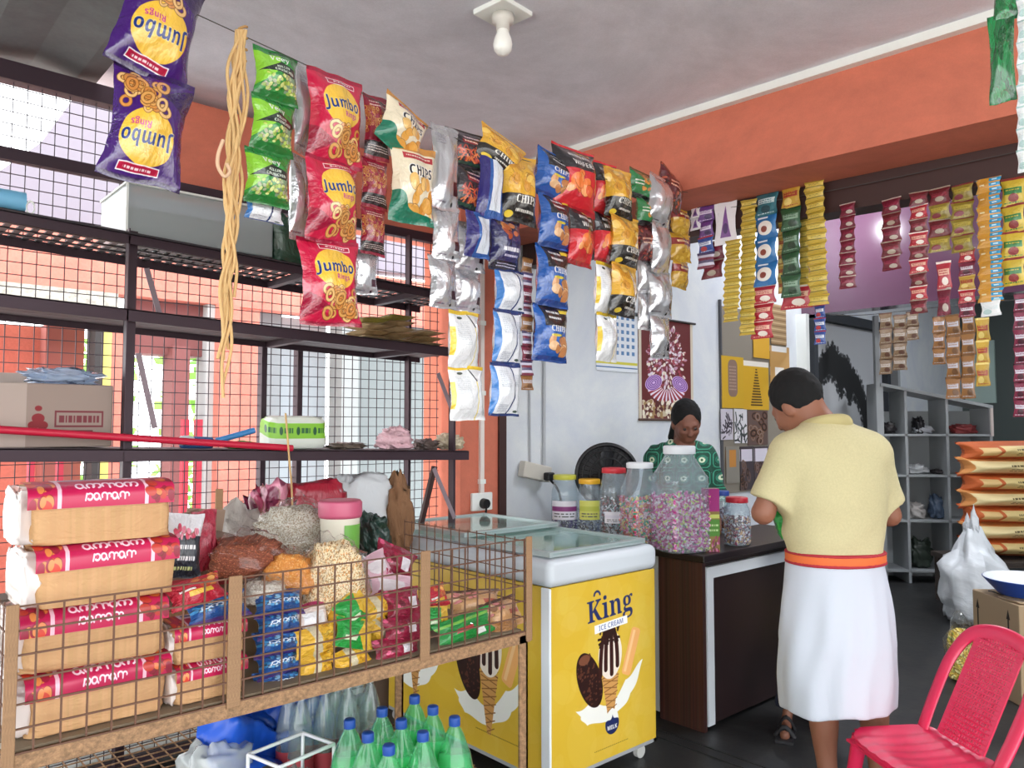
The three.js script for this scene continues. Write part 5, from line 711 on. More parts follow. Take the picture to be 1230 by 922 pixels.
{ // plug socket on the pillar, conduit, wall adapter and cable
  const p = atZ(577, 602, -3.4), t = thing('power_socket', 'white square power socket with black plug on the orange pillar', 'socket', V3(p.x, p.y, -3.4));
  mesh('plate', rbox(0.15, 0.1, 0.02, 0.006).translate(0, 0, 0.01), M.offwhite, t); mesh('plug', merge([new THREE.CylinderGeometry(0.026, 0.03, 0.035, 16).rotateX(Math.PI / 2).translate(0.005, -0.01, 0.035), rod(V3(0.005, -0.02, 0.05), V3(0.005, -0.12, 0.03), 0.006)]), std('#17171a', 0.4), t);
  const c0 = atZ(577, 300, -3.4), t2 = thing('cable_conduit', 'white cable conduit running down the orange pillar to the socket', 'conduit', V3(p.x, p.y + 0.05, -3.4)); mesh('pipe', slab(-0.014, 0.014, 0, 1.45, 0, 0.018), std('#e4d9d2', 0.5), t2); for (const y of [0.05, 0.55, 0.95]) mesh('clip', slab(-0.02, 0.02, y, y + 0.025, 0, 0.024), M.offwhite, t2);
  const a = atZ(638, 566, WZ), t3 = thing('extension_box', 'off-white extension box fixed to the white wall with black cables', 'extension box', V3(a.x, a.y, WZ + 0.002)); mesh('box', rbox(0.24, 0.1, 0.06, 0.01).rotateZ(-0.2).translate(0, 0, 0.034), std('#d8d2c6', 0.5), t3); mesh('plug', rbox(0.06, 0.05, 0.05, 0.01).translate(0.07, -0.03, 0.09), std('#1a1a1c', 0.5), t3);
  mesh('cable', tube([V3(0.07, -0.05, 0.1), V3(0.14, -0.12, 0.1), V3(0.18, -0.35, 0.12), V3(0.16, -0.6, 0.2), V3(0.3, -0.72, 0.3)], 0.008, 40, 6), std('#17171a', 0.5), t3);
  mesh('wire_pair', merge([rod(V3(-0.02, 0.04, 0.01), V3(-0.03, 1.3, 0.01), 0.007), rod(V3(0.1, 0.03, 0.012), V3(0.11, 1.3, 0.012), 0.011)]), std('#b9bcc0', 0.5), t3);
}
{ // black table fan behind the jars
  const p = atD(729, 566, 4.55), t = thing('table_fan', 'round black table fan behind the candy jars', 'fan', V3(p.x, 0, p.z)), cy = p.y - 0.02, m = std('#141416', 0.4), g = []; t.rotation.y = -0.75;
  for (const r of [0.05, 0.1, 0.145, 0.175]) g.push(new THREE.TorusGeometry(r, 0.004, 6, 40).translate(0, cy, 0.05 - r * 0.12), new THREE.TorusGeometry(r, 0.004, 6, 40).translate(0, cy, -0.05 + r * 0.12)); g.push(new THREE.TorusGeometry(0.178, 0.012, 8, 48).translate(0, cy, 0));
  for (let i = 0; i < 30; i++) { const a = i / 30 * 6.283; for (const s of [1, -1]) g.push(rod(V3(Math.cos(a) * 0.04, cy + Math.sin(a) * 0.04, s * 0.047), V3(Math.cos(a) * 0.178, cy + Math.sin(a) * 0.178, s * 0.012), 0.002, 4)); }
  mesh('guard', merge(g), m, t); const b = []; for (let i = 0; i < 3; i++) { const q = new THREE.SphereGeometry(0.5, 16, 8).scale(0.1, 0.16, 0.012).translate(0, 0.09, 0); q.rotateY(0.5); q.rotateZ(i * 2.094); b.push(q.translate(0, cy, 0)); } mesh('back_disc', new THREE.CylinderGeometry(0.17, 0.17, 0.006, 40).rotateX(Math.PI / 2).translate(0, cy, -0.03), std('#1b1b1e', 0.6), t); mesh('blades', merge(b), std('#26262a', 0.35), t); mesh('motor', merge([new THREE.CylinderGeometry(0.035, 0.05, 0.12, 20).rotateX(Math.PI / 2).translate(0, cy, -0.1), new THREE.SphereGeometry(0.035, 16, 10).translate(0, cy, 0.05)]), m, t);
  mesh('stand', merge([rod(V3(0, 0, -0.08), V3(0, cy - 0.03, -0.1), 0.018, 10), new THREE.CylinderGeometry(0.13, 0.14, 0.03, 24).translate(0, 0.015, -0.08)]), m, t);
}
// ---------- jars of sweets on the counter ----------
const jarG = 'plastic sweet jars on the counter', CT = 0.835, plastic = phys('#e6eff4', 0.08, { transmission: 0.82, thickness: 0, ior: 1.5 });
function candyFill(seed, w, h, d, cols, n, size) { // heap of wrapped sweets, too many to count
  const R = rng(seed), g = new THREE.InstancedMesh(new THREE.CapsuleGeometry(0.5, 0.7, 2, 6).rotateZ(1.57), std('#ffffff', 0.35), n), m4 = new THREE.Matrix4(), q = new THREE.Quaternion(), e = new THREE.Euler(), c = new THREE.Color();
  for (let i = 0; i < n; i++) { const edge = R(); let x = (R() - 0.5) * w, z = (R() - 0.5) * d; if (edge < 0.4) z = d / 2 * (R() < 0.85 ? 1 : -1); else if (edge < 0.75) x = -w / 2 * (R() < 0.8 ? 1 : -1); e.set(R() * 6, R() * 6, R() * 6); m4.compose(V3(x, 0.012 + R() * h, z), q.setFromEuler(e), V3(size, size * (0.7 + R() * 0.4), size)); g.setMatrixAt(i, m4); g.setColorAt(i, c.set(cols[Math.floor(R() * cols.length)])); }
  g.name = 'sweets'; g.userData.kind = 'stuff'; g.castShadow = g.receiveShadow = true; return g;
}
function jar(label, u0, u1, vt, vb, lidC, cols, o = {}) {
  const base = atY((u0 + u1) / 2, vb, CT), D = V3(base.x, 0, base.z).length() * 0 + (base.x * Math.cos(YAW) - base.z * Math.sin(YAW)), W = (u1 - u0) * D / FPX, H = (vb - vt) * D / FPX, t = thing('sweet_jar', label, 'jar', V3(base.x, CT, base.z - W * 0.25), jarG); t.rotation.y = -0.35;
  const R = W / 2 * 0.98, lh = o.lh ?? 0.028, lr = R * (o.lid ?? 0.7), prof = [[0.001, 0.002], [R * 0.92, 0.003], [R, 0.015], [R, H * 0.6], [R * 0.96, H * 0.62], [R, H * 0.645], [R * 0.96, H * 0.67], [R * 0.985, H * 0.7], [R * 0.9, H * 0.77], [lr * 0.98, H - lh - 0.015], [lr * 0.95, H - lh]];
  const g = lathe(prof, 36), p = g.attributes.position; if (o.square) { for (let i = 0; i < p.count; i++) { const y = p.getY(i), k = y < H * 0.74 ? 1 : 0, x = p.getX(i), z = p.getZ(i), r = Math.hypot(x, z) || 1, a = Math.atan2(z, x), f = Math.pow(Math.abs(Math.cos(a)) ** 5 + Math.abs(Math.sin(a)) ** 5, -1 / 5); if (k) { p.setX(i, x * f * 0.93); p.setZ(i, z * f * 0.93); } } g.computeVertexNormals(); }
  mesh('jar_body', g, plastic, t); mesh('lid', lathe([[0.001, H], [lr * 0.96, H], [lr * 1.04, H - 0.004], [lr * 1.04, H - lh], [lr * 0.9, H - lh]], 32), std(lidC, 0.4), t);
  const fw = R * (o.square ? 1.6 : 1.28); t.add(candyFill(Math.round(u0), fw, H * (o.fill ?? 0.55), fw, cols, (o.n ?? 260) * 2, (o.size ?? 0.016) * 0.62));
  if (o.label) { const [c, y0, y1, half] = o.label, lg = new THREE.CylinderGeometry(R * 1.01, R * 1.01, (y1 - y0) * H, 20, 1, true, -half - 0.5, half * 2).translate(0, (y0 + y1) / 2 * H, 0); mesh('label', lg, std('#ffffff', 0.5, { side: THREE.DoubleSide, map: tex(64, 64, (q, w, h) => { fill(q, c[0], 0, 0, w, h); fill(q, c[1], 0, h * 0.3, w, h * 0.25); lines(q, 4, 8, h * 0.66, 48, 2, 9, c[2] ?? '#555'); }) }), t); }
}
jar('clear jar with a pale yellow-green lid and purple sweets', 668, 701, 571, 640, '#c9c94a', ['#4a3a8a', '#6a5aa8', '#e6e2f0', '#2f2a5a'], { label: [['#e9e6ee', '#8a3a7a'], 0.24, 0.56, 1.1], lid: 0.82, n: 220, fill: 0.3 });
jar('clear jar with a bright yellow lid and a yellow label', 699, 729, 576, 642, '#f0b52a', ['#23262e', '#e4e6ee', '#4a5a8a', '#9aa4b8'], { label: [['#d8d86a', '#c4c84e'], 0.28, 0.62, 0.9], lid: 0.85, fill: 0.4 });
jar('jar of dark sweets with a red lid', 727, 762, 563, 648, '#d22f3a', ['#1c1618', '#2e2426', '#ece6ea', '#8f2430'], { label: [['#eeeaf0', '#e4e0ea'], 0.24, 0.4, 0.7], lid: 0.82, fill: 0.56 });
jar('tall square jar of mixed coloured sweets with a white lid', 756, 800, 557, 657, '#e9ebee', ['#e8806a', '#2fa07a', '#f0d070', '#e66aa0', '#d4404a', '#f3c9d6'], { square: true, lid: 0.72, fill: 0.56, n: 420, size: 0.02 });
jar('largest square jar full of pink sweets with a white lid', 799, 862, 537, 663, '#e6e9ee', ['#d63a9a', '#e66ab4', '#f4e6ee', '#c42a86', '#f0b8d8', '#d9e07a'], { square: true, lid: 0.6, fill: 0.52, n: 620, size: 0.018, lh: 0.04 });
jar('low jar of striped sweets with a red lid beside the man', 877, 909, 598, 655, '#c4283a', ['#8a2a4a', '#e9e2ea', '#d9a060', '#4a2a3a'], { lid: 0.8, fill: 0.55, size: 0.02 });
jar('small jar with a blue lid behind the largest jar', 862, 882, 590, 640, '#2f4a9c', ['#5a4a7a', '#c9c2d6', '#8a3a5a'], { lid: 0.85, n: 120 });
{ const b = atY(853, 662, CT), t = thing('display_carton', 'narrow magenta and green carton standing against the largest jar', 'carton', V3(b.x - 0.0, CT, b.z + 0.005)); t.rotation.y = -0.6; mesh('box', rbox(0.075, 0.31, 0.05, 0.003).translate(0, 0.155, 0), std('#ffffff', 0.4, { map: tex(64, 128, (g, w, h) => { fill(g, '#8f7a3a', 0, 0, w, h); fill(g, '#a31a78', 0, 0, w, 46); fill(g, '#4f8f2a', 0, 62, w, 34); fill(g, '#cfd86a', 0, 52, w, 8); lines(g, 3, 6, 72, 52, 2, 10, '#c4dfa0'); bits(g, 30, 3, 0, 98, w, 30, ['#a83a6a', '#d98ab0', '#6a2a4a'], 3, 5); }) }), t); }
{ const b = atY(866, 640, CT); const t = thing('white_tub', 'white topped tub between the largest jar and the woman', 'tub', V3(b.x + 0.02, CT, b.z - 0.06)); mesh('tub', lathe([[0.001, 0.001], [0.05, 0.001], [0.055, 0.14], [0.001, 0.141]], 24), std('#dfe3ee', 0.4), t); mesh('lid', lathe([[0.058, 0.14], [0.06, 0.175], [0.055, 0.182], [0.001, 0.183]], 24), M.offwhite, t); }
// ---------- grey pigeonhole cabinet, rice sacks ----------
{
  const A = atD(1060, 500, 7.3), B = atD(1190, 500, 7.2), dir = V3(B.x - A.x, 0, B.z - A.z), L = dir.length(), t = thing('pigeonhole_cabinet', 'grey steel pigeonhole cabinet with clutter in the inner room', 'cabinet', V3(A.x, 0, A.z)); t.rotation.y = Math.atan2(-dir.z, dir.x);
  const m = std('#9ea2a4', 0.42), y1 = 1.83, y2 = 1.62, dp = 0.38, top = (x) => y1 + (y2 - y1) * x / L, xs = [0, L * 0.22, L * 0.6, L];
  xs.forEach((x, i) => mesh('divider', slab(x - 0.012, x + 0.012, 0, top(x), -dp, 0), m, t));
  mesh('upright', slab(-0.05, -0.012, 0, 2.5, -0.06, 0.0), m, t);
  for (const y of [0.1, 0.56, 0.98, 1.36]) mesh('shelf', slab(0, L, y, y + 0.02, -dp, 0), m, t); mesh('back_panel', slab(0, L, 0, 1.6, -dp - 0.01, -dp), m, t);
  { const g = slab(-0.01, L + 0.02, 0, 0.03, -dp, 0.01), p = g.attributes.position; for (let i = 0; i < p.count; i++) p.setY(i, p.getY(i) + top(p.getX(i))); g.computeVertexNormals(); mesh('top_board', g, m, t); }
  mesh('edge_strip', slab(L - 0.005, L + 0.018, 1.36, top(L), -0.02, 0.012), std('#c9bcb4', 0.5), t);
  const R = rng(44), W = (x, y) => V3(0, 0, 0).set(A.x + dir.x / L * x, y, A.z + dir.z / L * x);
  const items = [['grey plastic bag heap', '#b9bcc2', 0.42, 1.38, 0.2, 0.09], ['dark cloth bundle', '#2a2628', 0.1, 1.38, 0.14, 0.12], ['black crumpled bag', '#242226', 0.38, 1.381, 0.1, 0.17], ['red and silver packets heap', '#8a3a3a', 0.78, 1.38, 0.26, 0.1], ['silver plates heap', '#c4c6c8', 0.35, 1.0, 0.2, 0.1], ['dark wire coil', '#3a3436', 0.55, 1.0, 0.16, 0.05], ['blue plastic bottles bundle', '#4a5a70', 0.52, 0.58, 0.14, 0.24], ['round steel bowl', '#b6b0ac', 0.33, 0.58, 0.18, 0.16], ['dark green bag', '#2f3a30', 0.36, 0.12, 0.24, 0.3]];
  for (const [n, c, x, y, w, h] of items) { const s = solo('cabinet_item', lump(Math.round(x * 100 + y * 10), { amp: 0.35, k: 3 }), std(c, 0.4), n + ' lying in the grey cabinet', 'bundle', W(x, y)); s.scale.set(w, h, 0.18); s.rotation.y = t.rotation.y; const nn = V3(Math.sin(t.rotation.y), 0, Math.cos(t.rotation.y)).multiplyScalar(-0.16); s.position.add(nn); }
}
{ // sacks of rice
  const lab = tex(256, 128, (g, w, h) => { fill(g, '#c4602c', 0, 0, w, h); fill(g, '#e2c98a', w * 0.3, h * 0.22, w * 0.6, h * 0.56); fill(g, '#d9b67a', w * 0.1, h * 0.3, w * 0.16, h * 0.4); lines(g, 7, w * 0.46, h * 0.38, 70, 1, 26, '#5a4a2a'); lines(g, 3, w * 0.48, h * 0.58, 60, 2, 10, '#6a5a34'); }), lab2 = tex(256, 128, (g, w, h) => { fill(g, '#cf8a4a', 0, 0, w, h); fill(g, '#e6d29c', w * 0.05, h * 0.2, w * 0.9, h * 0.58); fill(g, '#b5552a', 0, h * 0.86, w, h * 0.14); lines(g, 8, w * 0.38, h * 0.38, 70, 1, 26, '#5a4a2a'); lines(g, 5, w * 0.4, h * 0.58, 60, 2, 10, '#6a5a34'); });
  const c = atY(1196, 700, 0.0), ms = [lab, lab2].map((map) => std('#ffffff', 0.6, { map, bumpMap: crinkleMap, bumpScale: 0.004 })); const P = pouch(301, 24, 12, { seal: 0.03, wrinkle: 0.7 });
  const base = atD(1206, 600, 6.3), ang = Math.atan2(-(Math.cos(YAW)), Math.sin(YAW)); const R = rng(9), names = ['lowest', 'second', 'third', 'fourth', 'fifth', 'sixth', 'top'];
  for (let i = 0; i < 7; i++) { const t = thing('rice_sack', `orange and cream rice sack, ${names[i]} of its stack beside the cabinet`, 'sack', V3(base.x, 0.42 + i * 0.128, base.z), 'stacked rice sacks'); t.rotation.y = -0.75 + (R() - 0.5) * 0.12; const m = mesh('sack', P, ms[i % 2], t); m.rotation.x = 0; m.scale.set(0.8, 0.16, 0.42); m.position.set((R() - 0.5) * 0.05, 0.065, 0); m.rotation.z = (R() - 0.5) * 0.05; }
  const pal = thing('sack_platform', 'dark low platform under the rice sacks', 'platform', V3(base.x, 0, base.z)); pal.rotation.y = -0.75; mesh('boards', slab(-0.45, 0.45, 0.36, 0.4, -0.3, 0.3), std('#3a302a', 0.8), pal); for (const [x, z] of [[-0.4, -0.25], [0.4, -0.25], [-0.4, 0.25], [0.4, 0.25]]) mesh('leg', slab(x - 0.03, x + 0.03, 0, 0.36, z - 0.03, z + 0.03), std('#3a302a', 0.8), pal);
}
{ // white carrier bag, basin, cartons, clear bag
  const b = atY(1172, 748, 0), t = thing('white_carrier_bag', 'knotted white plastic carrier bag standing before the rice sacks', 'carrier bag', V3(b.x, 0, b.z)), m = phys('#dfe3e6', 0.35, { bumpMap: crinkleMap, bumpScale: 0.007 });
  const bd = mesh('bag', lump(71, { amp: 0.22, k: 2.6, peak: 0.7 }), m, t); bd.scale.set(0.62, 0.72, 0.5); mesh('handle_ear', lump(72, { amp: 0.3, peak: 0.9, n: 14, m: 10 }).scale(0.1, 0.22, 0.06).translate(-0.04, 0.66, 0), m, t); mesh('handle_ear', lump(73, { amp: 0.3, peak: 0.9, n: 14, m: 10 }).scale(0.12, 0.18, 0.06).translate(0.11, 0.62, 0), m, t); t.rotation.y = 0.6;
  const c = atY(1200, 858, 0), t2 = thing('cardboard_box', 'brown cardboard carton on the floor behind the pink chair', 'carton', V3(c.x + 0.56, 0, c.z + 0.1)); t2.rotation.y = -0.75; const cm = std('#ffffff', 0.85, { map: tex(256, 256, (g, w, h) => { fill(g, '#b59c7c', 0, 0, w, h); fill(g, '#a38a6a', 0, 124, w, 5); for (const x of [30, 200]) { g.fillStyle = '#2f2620'; g.beginPath(); g.moveTo(x, 20); g.lineTo(x - 10, 46); g.lineTo(x + 10, 46); g.fill(); fill(g, '#2f2620', x - 4, 46, 8, 60); } txt(g, 'V', 60, 200, 'bold 46px sans-serif', '#3a2e26'); lines(g, 4, 60, 216, 70, 2, 12, '#4a3c30'); }) }); mesh('box', rbox(0.6, 0.52, 0.42, 0.006).translate(0, 0.26, 0), cm, t2); mesh('flap', bar(V3(-0.15, 0.525, 0.02), V3(-0.15, 0.53, 0.2), 0.28, 0.006), std('#bfa684', 0.85), t2);
  const e = atY(1228, 716, 0.56), t3 = thing('blue_basin', 'blue basin with a white inside on top of the carton', 'basin', V3(e.x + 0.22, 0.535, e.z - 0.02)); mesh('bowl', lathe([[0.001, 0.004], [0.14, 0.004], [0.21, 0.085], [0.222, 0.09], [0.222, 0.082], [0.15, -0.0], [0.001, -0.001]], 36), std('#e6ebf2', 0.4, { side: THREE.DoubleSide }), t3); mesh('outer_band', lathe([[0.152, 0.0], [0.224, 0.081], [0.226, 0.088], [0.222, 0.084], [0.15, 0.001]], 36), std('#23479a', 0.4, { side: THREE.DoubleSide }), t3);
  const h = atY(1156, 816, 0), t4 = thing('snack_bag', 'clear bag of yellow banana chips on the floor beside the carton', 'bag', V3(h.x, 0, h.z)); const q = mesh('chips', lump(91, { amp: 0.2, fine: 0.1 }), std('#ffffff', 0.6, { map: tex(64, 64, (g, w, h) => { fill(g, '#e3c95a', 0, 0, w, h); bits(g, 90, 3, 0, 0, w, h, ['#f0da72', '#cfae3a', '#8f9a4a', '#f3e7a4'], 3, 6); }, [3, 3]) }), t4); q.scale.set(0.2, 0.3, 0.16); const fl = mesh('film', lump(92, { amp: 0.25, peak: 0.6 }), film, t4); fl.scale.set(0.23, 0.4, 0.19);
}

// ---------- goods in the wire display rack ----------
// one loose packet: a pouch filling a pixel rectangle in the plane z
function loose(name, label, cat, u0, u1, v0, v1, z, mat, o = {}) {
  const uc = (u0 + u1) / 2, vc = (v0 + v1) / 2, c = atZ(uc, vc, z), W = atZ(u1, vc, z).x - atZ(u0, vc, z).x, H = atZ(uc, v0, z).y - atZ(uc, v1, z).y;
  const m = solo(name, o.geo ?? pouches[(u0 * 7 + v0) % 6 | 0], mat, label, cat, c, o.group); m.scale.set(W, H, o.depth ?? (o.puff ?? 0.45) * Math.min(W, H)); m.rotation.set(o.pitch ?? -0.15, o.yaw ?? 0, o.tilt ?? 0, 'YXZ'); return m;
}
const foil = (c, o = {}) => phys(c, o.rough ?? 0.3, { clearcoat: 0.5, clearcoatRoughness: 0.2, bumpMap: crinkleMap, bumpScale: 0.008 });
const printed = (draw, o = {}) => phys('#ffffff', o.rough ?? 0.32, { map: tex(128, 128, draw), clearcoat: 0.4, bumpMap: crinkleMap, bumpScale: 0.006 });
function script(g, x, y, s, n, c, seed) { // a line of round-lobed letters
  const R = rng(seed); g.strokeStyle = c; g.lineWidth = s * 0.2; g.lineCap = 'round'; g.lineJoin = 'round'; let q = x;
  for (let i = 0; i < n; i++) { const k = Math.floor(R() * 5), r = s * 0.32; g.beginPath(); if (k === 0) { g.arc(q + r, y, r, 2.2, 7.2); g.arc(q + r * 2.9, y, r, 3.6, 7.6); } else if (k === 1) { g.arc(q + r, y, r, 0.5, 6.6); g.lineTo(q + r * 2.6, y + r); } else if (k === 2) { g.arc(q + r, y - r * 0.1, r, 2.6, 6.3); g.lineTo(q + r * 2, y + r); g.arc(q + r * 2.8, y, r * 0.8, 3.1, 6.6); } else if (k === 3) { g.moveTo(q, y + r); g.lineTo(q + r * 0.4, y - r); g.arc(q + r * 1.6, y, r, 4, 8.6); } else { g.arc(q + r, y, r, 0, 6.28); } g.stroke(); q += r * (k === 0 ? 4.4 : k === 2 ? 4 : k === 4 ? 2.5 : 3.1); }
}
function strap(w, prof) { // sheet swept along x over a profile of [y, z]
  const n = prof.length, pos = [], uv = [], idx = []; for (let j = 0; j < n; j++) for (let i = 0; i < 2; i++) { pos.push((i - 0.5) * w, prof[j][0], prof[j][1]); uv.push(i, j / (n - 1)); } for (let j = 0; j < n - 1; j++) { const a = j * 2; idx.push(a, a + 1, a + 3, a, a + 3, a + 2); }
  const g = new THREE.BufferGeometry(); g.setAttribute('position', new THREE.Float32BufferAttribute(pos, 3)); g.setAttribute('uv', new THREE.Float32BufferAttribute(uv, 2)); g.setIndex(idx); g.computeVertexNormals(); return g;
}
const DECK = 0.78;
{ // rusk packs
  const band = std('#ffffff', 0.35, { side: THREE.DoubleSide, map: tex(512, 128, (g, w, h) => { fill(g, '#c2184f', 0, 0, w, h); fill(g, '#f3c4d2', 96, 0, 14, h); fill(g, '#f3c4d2', 400, 0, 14, h); bits(g, 16, 3, 0, 0, 92, h, ['#d8432f', '#e88a4a', '#a3143a'], 10, 22); bits(g, 16, 5, 418, 0, 94, h, ['#c23a2c', '#e0763a', '#8f1432'], 10, 22); script(g, 160, 62, 38, 5, '#f7dbe6', 12); script(g, 190, 102, 28, 5, '#f7dbe6', 20); fill(g, '#efe0ee', 96, 0, 318, 18); fill(g, '#44508f', 120, 4, 200, 7); }) });
  const crust = std('#ffffff', 0.75, { map: tex(256, 128, (g, w, h) => { fill(g, '#c79c6c', 0, 0, w, h); const R = rng(31); for (let i = 0; i < 60; i++) { const k = R() * 14; fill(g, `rgba(${196 + k},${150 + k},${104 + k},.55)`, R() * w, 0, 2 + R() * 7, h); } bits(g, 90, 4, 0, 0, w, h, ['#cfa676', '#c2966a'], 1, 2, 'stick'); }), bumpMap: crinkleMap, bumpScale: 0.004 });
  const G = 'rusk packs in the wire rack', endM = phys('#dccfc9', 0.2, { clearcoat: 0.5 });
  const rusk = (label, x, y, z, w, h, d, rot, seed) => {
    const t = thing('rusk_pack', label, 'rusk pack', V3(x, y, z), G); t.rotation.set(0, rot[0], rot[1]);
    const b = mesh('rusks', lump(seed, { q: 0.26, amp: 0.05, k: 2.4, fine: 0.012 }), crust, t); b.scale.set(w * 0.94, h, d); const r = 0.02;
    mesh('label_band', strap(w * 0.93, [[h * 0.62, d / 2 + 0.004], [h * 0.8, d / 2 + 0.006], [h * 0.93, d / 2 + 0.001], [h * 1.0, d / 2 - 0.02], [h * 1.03, d / 2 - 0.05], [h * 1.03, d / 2 - 0.11]]), band, t);
    const e = mesh('film_end', lump(seed + 5, { amp: 0.14, k: 2.4, q: 0.42, n: 22, m: 16 }), endM, t); e.scale.set(w * 0.13, h * 0.95, d * 0.92); e.position.set(-w * 0.46, h * 0.02, 0);
  };
  const hh = 0.136; for (let i = 0; i < 4; i++) rusk(['large rusk pack with crimson label, bottom of the tall stack', 'large rusk pack with crimson label, second up in the tall stack', 'large rusk pack with crimson label, third up in the tall stack', 'large rusk pack with crimson label, top of the tall stack'][i], 0.505 + [0, -0.006, 0.012, 0.0][i], DECK + i * hh, -2.06, 0.325, hh - 0.004, 0.24, [[0.02, -0.03, 0.02, -0.03][i], 0], 40 + i);
  for (let i = 0; i < 2; i++) rusk(['small rusk pack with crimson label, lower of two beside the tall stack', 'small rusk pack with crimson label, upper of two beside the tall stack'][i], 0.755, DECK + i * 0.095, -2.04, 0.19, 0.093, 0.2, [0.02 - 0.05 * i, 0], 60 + i);
}
const redPack = printed((g, w, h) => { fill(g, '#c41f38', 0, 0, w, h); bits(g, 14, 3, 60, 0, 68, 60, ['#e88a4a', '#d85a34', '#f0b060'], 8, 14); fill(g, '#e8b83a', 40, 70, 60, 20); fill(g, '#f0e6e0', 20, 56, 40, 10); });
loose('snack_packet', 'red snack packet with a yellow flash on the small rusk packs', 'snack packet', 198, 272, 692, 728, -1.98, redPack, { pitch: -0.7, tilt: 0.2 });
const bluePack = printed((g, w, h) => { fill(g, '#1c4f94', 0, 0, w, h); fill(g, '#4b2a72', 0, 108, w, 20); bits(g, 30, 5, 0, 30, w, 50, ['#3a8ac4', '#2a6ab0', '#8fc0e0'], 5, 10); script(g, 24, 60, 22, 5, '#dfe9f4', 3); });
loose('snack_packet', 'blue and violet snack packet lying on the upper small rusk pack', 'snack packet', 222, 300, 712, 748, -1.97, bluePack, { pitch: -0.6, tilt: 0.08, puff: 0.5 });
for (let i = 0; i < 5; i++) { const m = loose('snack_packet', `dark blue snack packet, ${['lowest', 'second up', 'middle', 'fourth up', 'topmost'][i]} of the blue stack`, 'snack packet', 304 + (i % 2) * 3, 366 - (i % 2) * 4, 806 - i * 24 - 2, 836 - i * 24, -2.0, bluePack, { pitch: -0.35, puff: 1.1, tilt: 0.05 * (i % 2 ? 1 : -1), group: 'stack of blue snack packets' }); }
const blackPack = printed((g, w, h) => { fill(g, '#e6e4e8', 0, 0, w, h); fill(g, '#1f2430', 0, 46, w, 82); lines(g, 3, 34, 64, 64, 2, 22, '#f2f0f2'); lines(g, 4, 24, 106, 70, 1, 18, '#c9d08a'); bits(g, 12, 5, 10, 30, 100, 20, ['#d8506a', '#e88aa0'], 6, 10); });
loose('snack_packet', 'black and white snack packet leaning on the tall rusk stack', 'snack packet', 199, 244, 616, 694, -2.14, blackPack, { pitch: -0.2, tilt: -0.12, puff: 0.5 });
loose('snack_packet', 'crimson snack packet behind the black and white packet', 'snack packet', 232, 263, 612, 684, -2.24, foil('#a8213c'), { pitch: -0.1, tilt: 0.05 });
{ const c = atZ(232, 622, -2.4), t = thing('open_carton', 'open brown carton with ragged flaps behind the black and white packet', 'carton', V3(c.x, DECK, c.z)); mesh('box', rbox(0.22, 0.34, 0.16, 0.005).translate(0, 0.17, 0), std('#8a7262', 0.85), t); mesh('flap', merge([bar(V3(-0.05, 0.33, 0.08), V3(-0.07, 0.42, 0.1), 0.1, 0.005), bar(V3(0.06, 0.33, -0.08), V3(0.07, 0.41, -0.08), 0.12, 0.005)]), std('#947c6a', 0.85), t); mesh('tape', slab(-0.111, 0.111, 0.2, 0.23, 0.078, 0.082), std('#a83038', 0.5), t); }
// bags of loose snacks
function snackBag(label, u, v0, v1, z, w, d, cols, o = {}) {
  const b = atZ(u, v1, z), top = atZ(u, v0, z), H = top.y - b.y, t = thing('snack_bag', label, 'bag', V3(b.x, b.y, b.z), 'clear bags of loose snacks'); t.rotation.y = o.yaw ?? -0.3;
  const c = mesh('contents', lump(Math.round(u + v0), { amp: 0.2, fine: 0.09, k: 2 }), std('#ffffff', 0.7, { map: tex(128, 128, (g, ww, hh) => { fill(g, cols[0], 0, 0, ww, hh); bits(g, 420, Math.round(u), 0, 0, ww, hh, cols, 2, 4.5, o.shape ?? 'chip'); }, [3, 3]), bumpMap: grainMap, bumpScale: 0.006 }), t); c.scale.set(w * 0.94, H * (o.fill ?? 0.72), d * 0.92);
  const f = mesh('film', lump(Math.round(u * 3 + v0), { amp: 0.24, k: 2.6, peak: o.peak ?? 0.55, fine: 0.03 }), film, t); f.scale.set(w, H, d);
}
// a low pile of flat cartons carries the bags at the back of the rack
{ const a = atZ(262, 720, -2.32), t = thing('packing_crate', 'brown packing crate under the clear snack bags', 'crate', V3(1.16, DECK, -2.34)); mesh('box', rbox(0.62, 0.16, 0.26, 0.006).translate(0, 0.08, 0), std('#9a8468', 0.85), t); mesh('lid_seam', slab(-0.31, 0.31, 0.16, 0.163, -0.01, 0.01), std('#b8a07e', 0.7), t); }
snackBag('clear bag of red-brown mixture behind the red packet', 298, 630, 690, -2.2, 0.24, 0.2, ['#8a4630', '#a8583a', '#6a3424', '#c4785a'], { fill: 0.8 });
snackBag('clear bag of orange sev noodles beside the red-brown mixture', 346, 652, 712, -2.12, 0.17, 0.16, ['#d98a3a', '#e8a85a', '#b86a2a', '#f0c88a'], { shape: 'stick', fill: 0.85 });
snackBag('tall clear bag of pale cream mixture in front of the pink lidded tub', 400, 636, 742, -2.08, 0.22, 0.18, ['#ecd6ae', '#f2e2c4', '#dfb27a', '#e6a668'], { fill: 0.9, peak: 0.2 });
snackBag('clear bag of white puffed snacks above the blue packets', 316, 686, 724, -2.04, 0.14, 0.12, ['#e6e0d6', '#f2eee6', '#cfc4b6'], {});
snackBag('big crumpled clear bag behind the red-brown mixture', 352, 590, 664, -2.52, 0.3, 0.22, ['#c9c4b6', '#b8b2a4', '#d9d4c8'], { fill: 0.8 });
